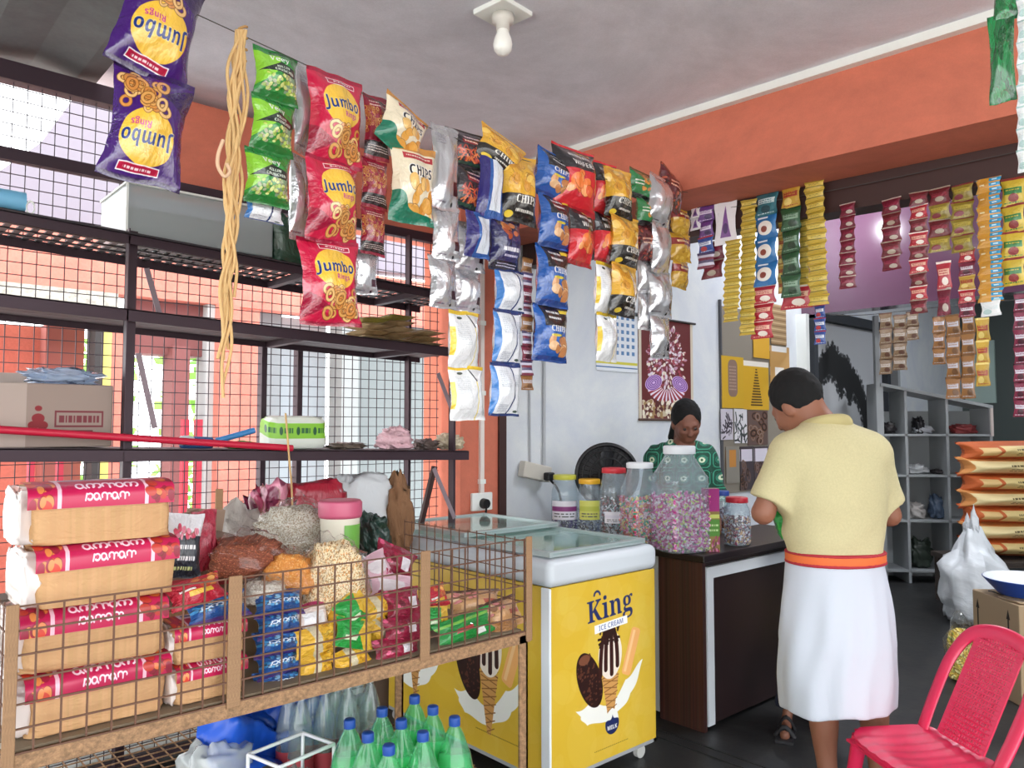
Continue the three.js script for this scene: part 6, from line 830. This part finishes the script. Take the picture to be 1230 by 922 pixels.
{ const b = atZ(408, 662, -2.34), y1 = atZ(408, 600, -2.34).y, t = thing('snack_tub', 'clear tub with a pink lid and green label', 'tub', V3(b.x, 0.94, b.z)), H = y1 - 0.94; mesh('tub', lathe([[0.001, 0.001], [0.058, 0.001], [0.066, H * 0.78], [0.064, H * 0.8], [0.001, H * 0.81]], 32), std('#dcd6c4', 0.35), t); mesh('label', new THREE.CylinderGeometry(0.0665, 0.064, H * 0.4, 24, 1, true, -0.3, 1.8).translate(0, H * 0.5, 0), std('#6fae4a', 0.4, { side: THREE.DoubleSide }), t); mesh('lid', lathe([[0.06, H * 0.78], [0.07, H * 0.78], [0.073, H * 0.82], [0.073, H * 0.97], [0.066, H], [0.001, H]], 32), std('#c45a78', 0.4), t); }
// packets in the middle and towards the freezer
const pinkPack = printed((g, w, h) => { fill(g, '#ecc3d2', 0, 0, w, h); fill(g, '#f6eef2', 20, 30, 80, 50); bits(g, 14, 3, 0, 80, w, 40, ['#a8184a', '#d86a94'], 5, 10); }), crimPack = printed((g, w, h) => { fill(g, '#8f1638', 0, 0, w, h); fill(g, '#f0eaf0', 70, 40, 34, 44); bits(g, 20, 3, 0, 0, 60, h, ['#b82a54', '#d85a80', '#6a0f28'], 6, 12); }), yelPack = printed((g, w, h) => { fill(g, '#e9b534', 0, 0, w, h); fill(g, '#dccfae', 46, 0, 26, h); bits(g, 16, 8, 80, 0, 48, h, ['#f2cc5a', '#cf9420'], 6, 12); }), grnPack = printed((g, w, h) => { fill(g, '#e2b63a', 0, 0, w, h); g.fillStyle = '#1f9a3e'; g.beginPath(); g.moveTo(0, 0); g.lineTo(90, 10); g.lineTo(60, 70); g.lineTo(100, 128); g.lineTo(0, 128); g.fill(); fill(g, '#d9e6c4', 20, 80, 40, 18); }), tanPack = printed((g, w, h) => { fill(g, '#c99a6a', 0, 0, w, h); fill(g, '#a84a34', 70, 60, 44, 18); bits(g, 20, 4, 0, 0, 60, 60, ['#e6c8a4', '#8a5a3a', '#d98a8a'], 6, 12); fill(g, '#5a3a2a', 0, 0, w, 14); }), greenLong = printed((g, w, h) => { fill(g, '#1c8a3a', 0, 0, w, h); fill(g, '#b53a3a', 34, 54, 40, 20); fill(g, '#eef0ea', 84, 84, 22, 30); fill(g, '#7ab84a', 0, 20, w, 12); }), whitePack = printed((g, w, h) => { fill(g, '#ead9d2', 0, 0, w, h); fill(g, '#a8285a', 0, 0, w, 20); fill(g, '#f4f2f4', 24, 40, 84, 70); });
const mid = (name, l, u0, u1, v0, v1, z, m, o = {}) => loose('snack_packet', l, 'snack packet', u0, u1, v0, v1, z, m, { puff: 0.6, pitch: -0.3, ...o });
mid('', 'pink and white packet at the top of the heap beside the freezer', 432, 470, 664, 704, -2.2, pinkPack, { tilt: 0.3 }); mid('', 'crimson tipped pink packet leaning towards the freezer', 448, 498, 654, 700, -2.3, crimPack, { tilt: -0.5 }); mid('', 'pale pink packet under the crimson tipped packet', 440, 496, 688, 728, -2.16, pinkPack, { tilt: -0.25 });
for (const [u0, u1, v0, v1, z, ti] of [[352, 408, 752, 784, -1.97, 0.1], [356, 402, 780, 816, -1.98, -0.1], [398, 446, 776, 806, -1.97, 0.2], [392, 424, 722, 760, -2.02, -0.2], [430, 474, 714, 746, -2.04, 0.1], [440, 470, 738, 772, -2.02, 0.5]]) mid('', 'yellow snack packet in the heap behind the wire front', u0, u1, v0, v1, z, yelPack, { tilt: ti, group: 'yellow snack packets' });
for (const [u0, u1, v0, v1, z, ti] of [[404, 446, 712, 750, -1.99, 0.5], [402, 450, 742, 778, -1.96, -0.3]]) mid('', 'green and yellow snack packet among the yellow packets', u0, u1, v0, v1, z, grnPack, { tilt: ti, group: 'green and yellow snack packets' });
mid('', 'maroon edged white packet above the yellow packets', 350, 396, 724, 762, -2.02, whitePack, { tilt: 0.1 });
for (const [u0, u1, v0, v1, z] of [[448, 506, 764, 796, -1.96], [460, 508, 740, 772, -1.98], [462, 506, 706, 746, -2.02]]) mid('', 'dark crimson packet beside the yellow heap', u0, u1, v0, v1, z, crimPack, { group: 'crimson snack packets' });
mid('', 'small red packet behind the flat wire post', 508, 538, 704, 732, -2.06, redPack, { tilt: 0.2 }); mid('', 'green and yellow packet between crimson and green packets', 508, 540, 728, 756, -2.0, grnPack, { tilt: -0.1 });
mid('', 'long green packet lying at the freezer end of the rack', 522, 594, 738, 770, -1.96, greenLong, { tilt: 0.12 }); mid('', 'tan biscuit packet on top at the freezer end of the rack', 540, 604, 706, 744, -2.06, tanPack, { tilt: -0.1, pitch: -0.6 }); mid('', 'tan biscuit packet lying against the end wire of the rack', 580, 626, 718, 756, -2.0, tanPack, { tilt: 0.1, pitch: -0.5 });
mid('', 'brown wafer packet under the tan biscuit packets', 588, 624, 744, 768, -1.96, foil('#a8743e'), {});
// ---------- bench and goods between rack and mesh ----------
{
  const t = thing('wooden_bench', 'rough wooden bench behind the display rack', 'bench', V3(1.05, 0, -3.0)), m = std('#5a4638', 0.85); for (let i = 0; i < 4; i++) mesh('plank', slab(-0.75, 0.72, 0.83, 0.86, -0.28 + i * 0.15, -0.145 + i * 0.15), m, t); for (const [x, z] of [[-0.7, -0.24], [0.68, -0.24], [-0.7, 0.28], [0.68, 0.28]]) mesh('leg', slab(x - 0.03, x + 0.03, 0.275, 0.83, z - 0.03, z + 0.03), m, t);
  const heap = (name, label, cat, u, v0, v1, z, w, d, mat, o = {}) => { const b = atZ(u, v1, z), H = atZ(u, v0, z).y - 0.86, s = solo(name, lump(Math.round(u + v1), { amp: 0.24, k: 2.6, ...o }), mat, label, cat, V3(b.x, 0.86, z)); s.scale.set(w, H, d); return s; };
  heap('plastic_sack', 'white woven sack standing before the wire mesh', 'sack', 432, 566, 640, -3.2, 0.34, 0.24, std('#d6dadd', 0.7, { bumpMap: grainMap, bumpScale: 0.003 }), { q: 0.6, amp: 0.12 });
  heap('paper_bag', 'crumpled brown paper bag beside the white woven sack', 'paper bag', 476, 562, 640, -3.12, 0.16, 0.16, std('#8a6446', 0.9, { bumpMap: crinkleMap, bumpScale: 0.006 }), { peak: 0.4, amp: 0.35 });
  heap('green_sack', 'dark green plastic sack at the back of the freezer', 'sack', 448, 612, 660, -3.05, 0.16, 0.2, foil('#1c3a30'), { amp: 0.3 });
  heap('red_carton_bag', 'red plastic bag behind the pink lidded tub', 'bag', 376, 574, 640, -3.1, 0.3, 0.16, foil('#a81c34'), { q: 0.4, amp: 0.1 });
  heap('pink_wrapper', 'pink and maroon wrapper heap before the wire mesh', 'wrapper', 322, 572, 640, -3.0, 0.22, 0.2, printed((g, w, h) => { fill(g, '#d88aa0', 0, 0, w, h); bits(g, 40, 3, 0, 0, w, h, ['#7a2444', '#f0c4d0', '#a83a5a'], 8, 18); }), { amp: 0.35, k: 3.4 });
  heap('grey_sack', 'grey knotted plastic sack in front of the wrapper heap', 'sack', 286, 596, 650, -2.95, 0.3, 0.24, foil('#b6aea6'), { amp: 0.25, peak: 0.4 });
  const x = solo('timber_stick', bar(atZ(503, 640, -3.25), atZ(522, 560, -3.25), 0.025, 0.02), M.brown, 'dark timber stick leaning before the wire mesh', 'stick'); 
}
solo('twine_line', tube([atZ(343, 496, -3.05), atZ(347, 545, -3.04), atZ(351, 600, -2.9), atZ(348, 650, -2.6)], 0.004, 30, 6), std('#d9b27a', 0.85), 'tan twine strand hanging from the lowest shelf over the snack bags', 'twine');
// ---------- on the shelves ----------
const shelfThing = (k, u, z) => { const p = atZ(u, 400, z); return V3(p.x, onShelf(k, p.x) + 0.003, z); };
{
  const a = atZ(-10, 490, -3.3), b = atZ(126, 490, -3.3), y1 = atZ(60, 462, -3.3).y, w = b.x - a.x, cx = (a.x + b.x) / 2, y0 = onShelf('low', cx) + 0.004, H = y1 - y0;
  const t = thing('shelf_carton', 'worn brown carton with red print on the lowest shelf', 'carton', V3(cx, y0, -3.32)); mesh('box', rbox(w, H, 0.26, 0.006).translate(0, H / 2, 0), std('#ffffff', 0.85, { map: tex(256, 128, (g, ww, hh) => { fill(g, '#9c8a80', 0, 0, ww, hh); fill(g, '#b5a49a', 0, 0, 60, hh); g.fillStyle = '#8a2f34'; for (const [x, y, r] of [[86, 70, 14], [76, 84, 12], [96, 84, 12], [86, 50, 8]]) { g.beginPath(); g.ellipse(x, y, r, r * 0.7, 0, 0, 7); g.fill(); } g.strokeStyle = '#7a3a40'; g.lineWidth = 4; g.strokeRect(124, 56, 108, 30); lines(g, 3, 132, 64, 92, 1, 36, '#7a3a40'); fill(g, '#7a3a40', 150, 94, 60, 5); }) }), t); mesh('flap', bar(V3(0, H, -0.12), V3(0.0, H + 0.05, -0.2), w * 0.9, 0.005), std('#a5948a', 0.85), t);
  const s = solo('clear_wrap', lump(55, { amp: 0.4, k: 3.5 }), phys('#c4d4ea', 0.2, { transmission: 0.5, thickness: 0, bumpMap: crinkleMap, bumpScale: 0.006 }), 'crumpled bluish clear wrap lying on the brown carton', 'plastic wrap', V3(cx + 0.04, y0 + H, -3.3)); s.scale.set(0.3, 0.07, 0.18);
  const p0 = atZ(-60, 512, -3.085), p1 = atZ(351, 538, -3.085); solo('red_pole', rod(p0, p1, 0.014, 10), std('#c41c3c', 0.45), 'red painted pole laid along the front of the lowest shelf', 'pole');
  const q = shelfThing('low', 262, -3.28), t2 = thing('hand_brush', 'blue and white hand brush on the lowest shelf', 'brush', q); mesh('handle', rod(V3(0.0, 0.03, 0), V3(0.16, 0.075, 0.02), 0.013, 10), std('#3f86c4', 0.4), t2); mesh('head', lump(3, { amp: 0.05, q: 0.5 }).scale(0.14, 0.05, 0.06).translate(-0.08, 0, 0), std('#2f5f9a', 0.5), t2); mesh('bristles', lump(4, { amp: 0.1, fine: 0.1 }).scale(0.07, 0.04, 0.07).translate(-0.13, 0.015, 0.02), std('#dfe8ee', 0.7), t2);
  const g = solo('scrub_pad', lump(8, { amp: 0.2, fine: 0.12 }), std('#2f8f4a', 0.9), 'green scrubbing brush beside the blue hand brush', 'brush', shelfThing('low', 292, -3.2)); g.scale.set(0.15, 0.035, 0.09);
  const c = shelfThing('low', 353, -3.3), hb = atZ(353, 499, -3.3).y - c.y, t3 = thing('soap_pack', 'green and white soap powder pack lying on the lowest shelf', 'soap pack', c); const sp = mesh('pack', lump(13, { q: 0.35, amp: 0.05 }), std('#ffffff', 0.4, { map: tex(256, 64, (gg, w, h) => { fill(gg, '#e6ece0', 0, 0, w, h); fill(gg, '#8ccc3a', 0, 14, w, 26); for (let i = 0; i < 4; i++) { gg.fillStyle = '#1f5a34'; gg.beginPath(); gg.arc(30 + i * 64, 27, 7, 0, 7); gg.fill(); } for (let i = 0; i < 4; i++) lines(gg, 3 + i, 42 + i * 64, 22, 34, 1, 22, '#2f6a3a'); }) }), t3); sp.scale.set(0.28, hb, 0.16);
  for (const [u, w, h, col, n, nm, cat] of [[417, 0.2, 0.035, '#7a6a5c', 'crumpled brown newspaper on the lowest shelf', 'newspaper', 'newspaper'], [474, 0.22, 0.125, '#e8bcc4', 'pink knotted plastic bag on the lowest shelf', 'pink_bag', 'bag'], [512, 0.12, 0.06, '#5a4a44', 'dark dusty bundle beside the pink bag', 'bundle', 'bundle'], [540, 0.12, 0.09, '#c9b89a', 'folded cream paper at the end of the lowest shelf', 'folded_paper', 'paper']]) { const s2 = solo(nm, lump(u, { amp: 0.34, k: 3.2, peak: nm === 'pink_bag' ? 0.4 : 0 }), foil(col, { rough: 0.5 }), n, cat, shelfThing('low', u, -3.26)); s2.scale.set(w, h, 0.16); }
}
{ // middle shelf: stacks of flat cream packets
  const m = [std('#c9b088', 0.5, { bumpMap: crinkleMap, bumpScale: 0.004 }), std('#b59a72', 0.5, { bumpMap: crinkleMap, bumpScale: 0.004 }), foil('#a9a04a')];
  for (const [u, n] of [[442, 4], [472, 5], [505, 3]]) for (let i = 0; i < n; i++) { const p = shelfThing('mid', u, -3.28), s = solo('flat_packet', pouches[(u + i) % 6], m[(i === n - 1 && u < 480) ? 2 : i % 2], `flat cream packet, ${['lowest', 'second', 'third', 'fourth', 'topmost'][i]} of ${u === 442 ? 'the stack beside the red ring packs' : u === 472 ? 'the tallest stack on the middle shelf' : 'the low stack at the shelf end'}`, 'packet', V3(p.x, p.y + 0.016 + i * 0.03, p.z), 'stacks of flat cream packets'); s.scale.set(0.15, 0.24, 0.034); s.rotation.set(-Math.PI / 2, 0, 0.1 * ((i % 3) - 1)); }
}
{ // top shelf: clear tray, blue roll, green bag
  const a = atZ(152, 270, -3.14), b = atZ(328, 270, -3.14), y0 = onShelf('top', 1.2) + 0.005, H = 0.21, w = b.x - a.x, cx = (a.x + b.x) / 2, z0 = -3.14, z1 = -3.5, t = thing('clear_tray', 'greyish clear plastic tray on the top shelf', 'tray', V3(cx, y0, 0)), m = phys('#c2c8c8', 0.3, { transmission: 0.55, thickness: 0 });
  mesh('front_wall', slab(-w / 2, w / 2, 0, H, z0 - 0.004, z0), m, t); mesh('back_wall', slab(-w / 2, w / 2, 0, H, z1, z1 + 0.004), m, t); mesh('side_wall', slab(-w / 2, -w / 2 + 0.004, 0, H, z1, z0), m, t); mesh('side_wall', slab(w / 2 - 0.004, w / 2, 0, H, z1, z0), m, t); mesh('base', slab(-w / 2, w / 2, 0, 0.004, z1, z0), m, t); mesh('rim', merge([slab(-w / 2 - 0.006, w / 2 + 0.006, H - 0.008, H, z0 - 0.002, z0 + 0.008), slab(-w / 2 - 0.006, -w / 2 + 0.004, H - 0.008, H, z1, z0), slab(w / 2 - 0.004, w / 2 + 0.006, H - 0.008, H, z1, z0), slab(-w / 2 - 0.004, -w / 2 + 0.004, 0, H, z0 - 0.004, z0 + 0.004)]), M.offwhite, t);
  const p = atZ(30, 242, -3.12), t2 = thing('blue_roll', 'pale blue rolled mat on the top shelf with a white loop', 'roll', V3(p.x, onShelf('top', p.x) + 0.003, -3.12)); mesh('roll', rod(V3(-0.5, 0.035, 0), V3(0, 0.035, 0.0), 0.034, 20), std('#74b4d8', 0.5), t2); mesh('loop', new THREE.TorusGeometry(0.02, 0.004, 8, 20).scale(0.6, 1.1, 1).translate(0.012, 0.012, 0.03), M.offwhite, t2);
  const g = atZ(350, 290, -3.18), s = solo('green_bag', lump(19, { amp: 0.2, k: 2.6, q: 0.5 }), foil('#17402a'), 'dark green plastic bag on the top shelf behind the pea packs', 'bag', V3(g.x, onShelf('top', g.x) + 0.003, -3.22)); s.scale.set(0.22, 0.24, 0.2);
}
// ---------- lower deck: bottles, blue sheet, basket ----------
{
  const gm = phys('#a4f2c8', 0.05, { transmission: 0.85, thickness: 0, ior: 1.45 }), liquid = phys('#5fe8a6', 0.1, { transmission: 0.55, thickness: 0 }), prof = [[0.001, 0.004], [0.047, 0.002], [0.055, 0.018], [0.056, 0.14], [0.053, 0.155], [0.056, 0.17], [0.055, 0.205], [0.046, 0.25], [0.027, 0.302], [0.0145, 0.325], [0.0145, 0.335]], geo = lathe(prof, 28), inner = lathe([[0.001, 0.006], [0.049, 0.006], [0.052, 0.02], [0.052, 0.205], [0.043, 0.248], [0.001, 0.244]], 20), cap = lathe([[0.001, 0.352], [0.014, 0.352], [0.0165, 0.348], [0.0165, 0.328], [0.0145, 0.328]], 20), lab = new THREE.CylinderGeometry(0.0565, 0.0565, 0.07, 28, 1, true).translate(0, 0.1, 0);
  let k = 0; for (const [u, v] of [[420, 866], [442, 882], [467, 897], [459, 852], [482, 866], [508, 881], [498, 837], [520, 850], [546, 863]]) { const p = atY(u, v, 0.62), t = thing('drink_bottle', 'green plastic drink bottle with a blue cap on the lower deck', 'bottle', V3(p.x, 0.275, p.z), 'block of nine green bottles'); mesh('bottle', geo, gm, t); mesh('drink', inner, liquid, t); mesh('cap', cap, std('#1f4a9a', 0.4), t); mesh('label', lab, std('#2f9a5a', 0.4, { side: THREE.DoubleSide }), t); }
  // shrink-wrapped water bottles behind
  const wm = phys('#dfeaea', 0.08, { transmission: 0.85, thickness: 0 }), wcap = std('#b8c4c8', 0.4); for (let i = 0; i < 8; i++) { const x = 1.2 + (i % 4) * 0.085, z = -2.34 - Math.floor(i / 4) * 0.085, t = thing('water_bottle', 'clear water bottle in the pack behind the green bottles', 'bottle', V3(x, 0.275, z), 'pack of clear water bottles'); t.scale.set(0.72, 0.92, 0.72); mesh('bottle', geo, wm, t); mesh('cap', cap, wcap, t); mesh('label', lab, std('#c44a54', 0.4, { side: THREE.DoubleSide }), t); }
  const pts = []; const sheetPos = (u, v, y) => atY(u, v, y); // crumpled blue sheet
  { const c = atY(300, 868, 0.46), g = new THREE.PlaneGeometry(1, 1, 60, 40), p = g.attributes.position; for (let i = 0; i < p.count; i++) { const x = p.getX(i), y = p.getY(i); p.setZ(i, 0.3 * noise(x * 2.4, y * 2.8, 2) + 0.12 * Math.abs(noise(x * 3.4, y * 4.2, 5)) + 0.16 * Math.abs(Math.sin(y * 8 + x * 3 + 3 * noise(x * 2, y * 2, 1))) + 0.05 * Math.abs(noise(x * 9, y * 9, 4))); } g.computeVertexNormals(); const geo2 = g.clone().scale(0.46, 0.42, 0.34).rotateX(-0.85); const m = solo('blue_sheet', geo2, phys('#1f56c4', 0.35, { side: THREE.DoubleSide }), 'crumpled bright blue plastic sheet under the display rack', 'plastic sheet', V3(c.x, 0.48, c.z)); m.rotation.y = 0.2;
    const g3 = g.clone().scale(0.3, 0.26, 0.2).rotateX(-0.4), b2 = atY(345, 850, 0.45), m2 = solo('blue_sheet', g3, phys('#1c4fae', 0.35, { side: THREE.DoubleSide }), 'folded blue plastic sheet behind the crumpled blue sheet', 'plastic sheet', V3(b2.x, 0.44, b2.z)); }
  { const c = atY(262, 925, 0.4), s = solo('clear_bag', lump(23, { amp: 0.25, k: 2.4 }), phys('#eef3f2', 0.2, { transmission: 0.6, thickness: 0 }), 'full clear plastic bag beside the white wire basket', 'bag', V3(c.x, 0.276, c.z)); s.scale.set(0.24, 0.23, 0.2); }
  { const c = atY(392, 838, 0.45), s = solo('clear_bag', lump(29, { amp: 0.25, k: 2.4 }), phys('#dfe3e0', 0.2, { transmission: 0.7, thickness: 0 }), 'grey clear plastic bag behind the green bottles', 'bag', V3(c.x, 0.276, c.z)); s.scale.set(0.2, 0.26, 0.2); }
  { const a = atY(298, 906, 0.52), b = atY(364, 880, 0.52), t = thing('wire_basket', 'white wire basket with clear bags on the lower deck', 'wire basket', V3(a.x, 0.276, a.z)), d = b.clone().sub(a); d.y = 0; const n = V3(-d.z, 0, d.x).normalize().multiplyScalar(0.14), m = std('#e6e6ea', 0.4), H = 0.244, P = (s, q, y) => d.clone().multiplyScalar(s).add(n.clone().multiplyScalar(q)).setY(y), R4 = 0.0055, g = [];
    mesh('rim', merge([[0, 0, 1, 0], [1, 0, 1, 1], [1, 1, 0, 1], [0, 1, 0, 0]].map(([s, q, s2, q2]) => rod(P(s, q, H), P(s2, q2, H), R4, 8))), m, t); for (const [s, q] of [[0, 0], [1, 0], [1, 1], [0, 1]]) mesh('corner_wire', rod(P(s, q, 0), P(s, q, H), R4, 8), m, t);
    for (let i = 1; i < 6; i++) { g.push(rod(P(i / 6, 0, 0), P(i / 6, 0, H * 0.5), 0.002, 5), rod(P(i / 6, 1, 0), P(i / 6, 1, H * 0.5), 0.002, 5)); } for (const y of [0.005, H * 0.25, H * 0.5]) g.push(rod(P(0, 0, y), P(1, 0, y), 0.002, 5), rod(P(0, 1, y), P(1, 1, y), 0.002, 5), rod(P(0, 0, y), P(0, 1, y), 0.002, 5), rod(P(1, 0, y), P(1, 1, y), 0.002, 5)); mesh('wires', merge(g), m, t);
    const c = P(0.5, 0.5, 0).add(t.position), s = solo('clear_bag', lump(37, { amp: 0.3, k: 2.6 }), phys('#e9efec', 0.2, { transmission: 0.65, thickness: 0 }), 'clear bags lying inside the white wire basket', 'bag', V3(c.x, 0.282, c.z)); s.scale.set(0.18, 0.2, 0.16); }
}
// ---------- pink plastic chair ----------
{
  const SY = 0.38, A = atY(1016, 872, SY), u = V3(0.82, 0, 0.57), v = V3(-0.57, 0, 0.82), W = 0.4, L = 0.31, c = A.clone().addScaledVector(u, L / 2).addScaledVector(v, W / 2 + 0.01), t = thing('plastic_chair', 'pink-red moulded plastic chair with a perforated back', 'chair', V3(c.x, 0, c.z)); t.rotation.y = -Math.atan2(0.57, 0.82);
  const m = phys('#dc1f50', 0.28, { clearcoat: 0.4, clearcoatRoughness: 0.25 });
  { const g = rbox(L, 0.03, W, 0.014, 4), p = new THREE.PlaneGeometry(1, 1, 1, 1); const s = new THREE.BoxGeometry(L, 0.02, W, 24, 1, 24), q = s.attributes.position; for (let i = 0; i < q.count; i++) { const x = q.getX(i) / L * 2, z = q.getZ(i) / W * 2; const corner = Math.pow(Math.abs(x) ** 6 + Math.abs(z) ** 6, 1 / 6), k = corner > 1 ? 1 / corner : 1; q.setX(i, q.getX(i) * k - (x < 0 ? 0.02 * (1 - z * z) : 0)); q.setZ(i, q.getZ(i) * k); q.setY(i, q.getY(i) + SY - 0.01 - 0.018 * (1 - x * x) * (1 - z * z) + (x < -0.75 ? -0.012 * (-x - 0.75) * 4 : 0) + 0.0022 * Math.cos(z * 22) * (Math.abs(z) < 0.8 ? 1 : 0)); } s.computeVertexNormals(); mesh('seat', s, m, t);
    const sk = []; for (const [a, b] of [[V3(-L / 2, SY - 0.03, -W / 2 + 0.03), V3(-L / 2, SY - 0.03, W / 2 - 0.03)], [V3(-L / 2 + 0.03, SY - 0.03, -W / 2), V3(L / 2 - 0.03, SY - 0.03, -W / 2)], [V3(-L / 2 + 0.03, SY - 0.03, W / 2), V3(L / 2 - 0.03, SY - 0.03, W / 2)]]) sk.push(bar(a, b, 0.045, 0.008)); mesh('seat_apron', merge(sk), m, t); }
  for (const [x, z] of [[-1, -1], [-1, 1], [1, -1], [1, 1]]) mesh('leg', rod(V3(x * (L / 2 + 0.02), 0, z * (W / 2 + 0.015)), V3(x * (L / 2 - 0.03), SY - 0.02, z * (W / 2 - 0.03)), 0.018, 10, 0.028), m, t);
  const bx = (y) => L / 2 - 0.03 + (y - SY) * 0.5, T2 = 0.735, fr = [[SY - 0.02, -W / 2 + 0.02], [SY + 0.1, -W / 2 + 0.01], [SY + 0.24, -W / 2 + 0.015], [T2 - 0.03, -W / 2 + 0.06], [T2, -0.06], [T2, 0.06], [T2 - 0.03, W / 2 - 0.06], [SY + 0.24, W / 2 - 0.015], [SY + 0.1, W / 2 - 0.01], [SY - 0.02, W / 2 - 0.02]].map(([y, z]) => V3(bx(y), y, z));
  { const g = tube(fr.map((p) => p.clone()), 0.026, 80, 12), q = g.attributes.position; for (let i = 0; i < q.count; i++) { const y = q.getY(i), off = q.getX(i) - bx(y); q.setX(i, bx(y) + off * 0.45); } g.computeVertexNormals(); mesh('back_frame', g, m, t); }
  const pl = [], y0 = SY + 0.01, y1 = T2 - 0.015, n = 22; for (let i = 0; i <= n; i++) { const y = y0 + (y1 - y0) * i / n; pl.push(bar(V3(bx(y), y, -0.1), V3(bx(y), y, 0.1), 0.008, 0.006)); } for (let i = 0; i <= 16; i++) { const z = -0.1 + 0.2 * i / 16; pl.push(bar(V3(bx(y0), y0, z), V3(bx(y1), y1, z), 0.006, i % 16 ? 0.0045 : 0.022)); } mesh('back_panel', merge(pl), m, t);
}

renderer.render(scene, camera);
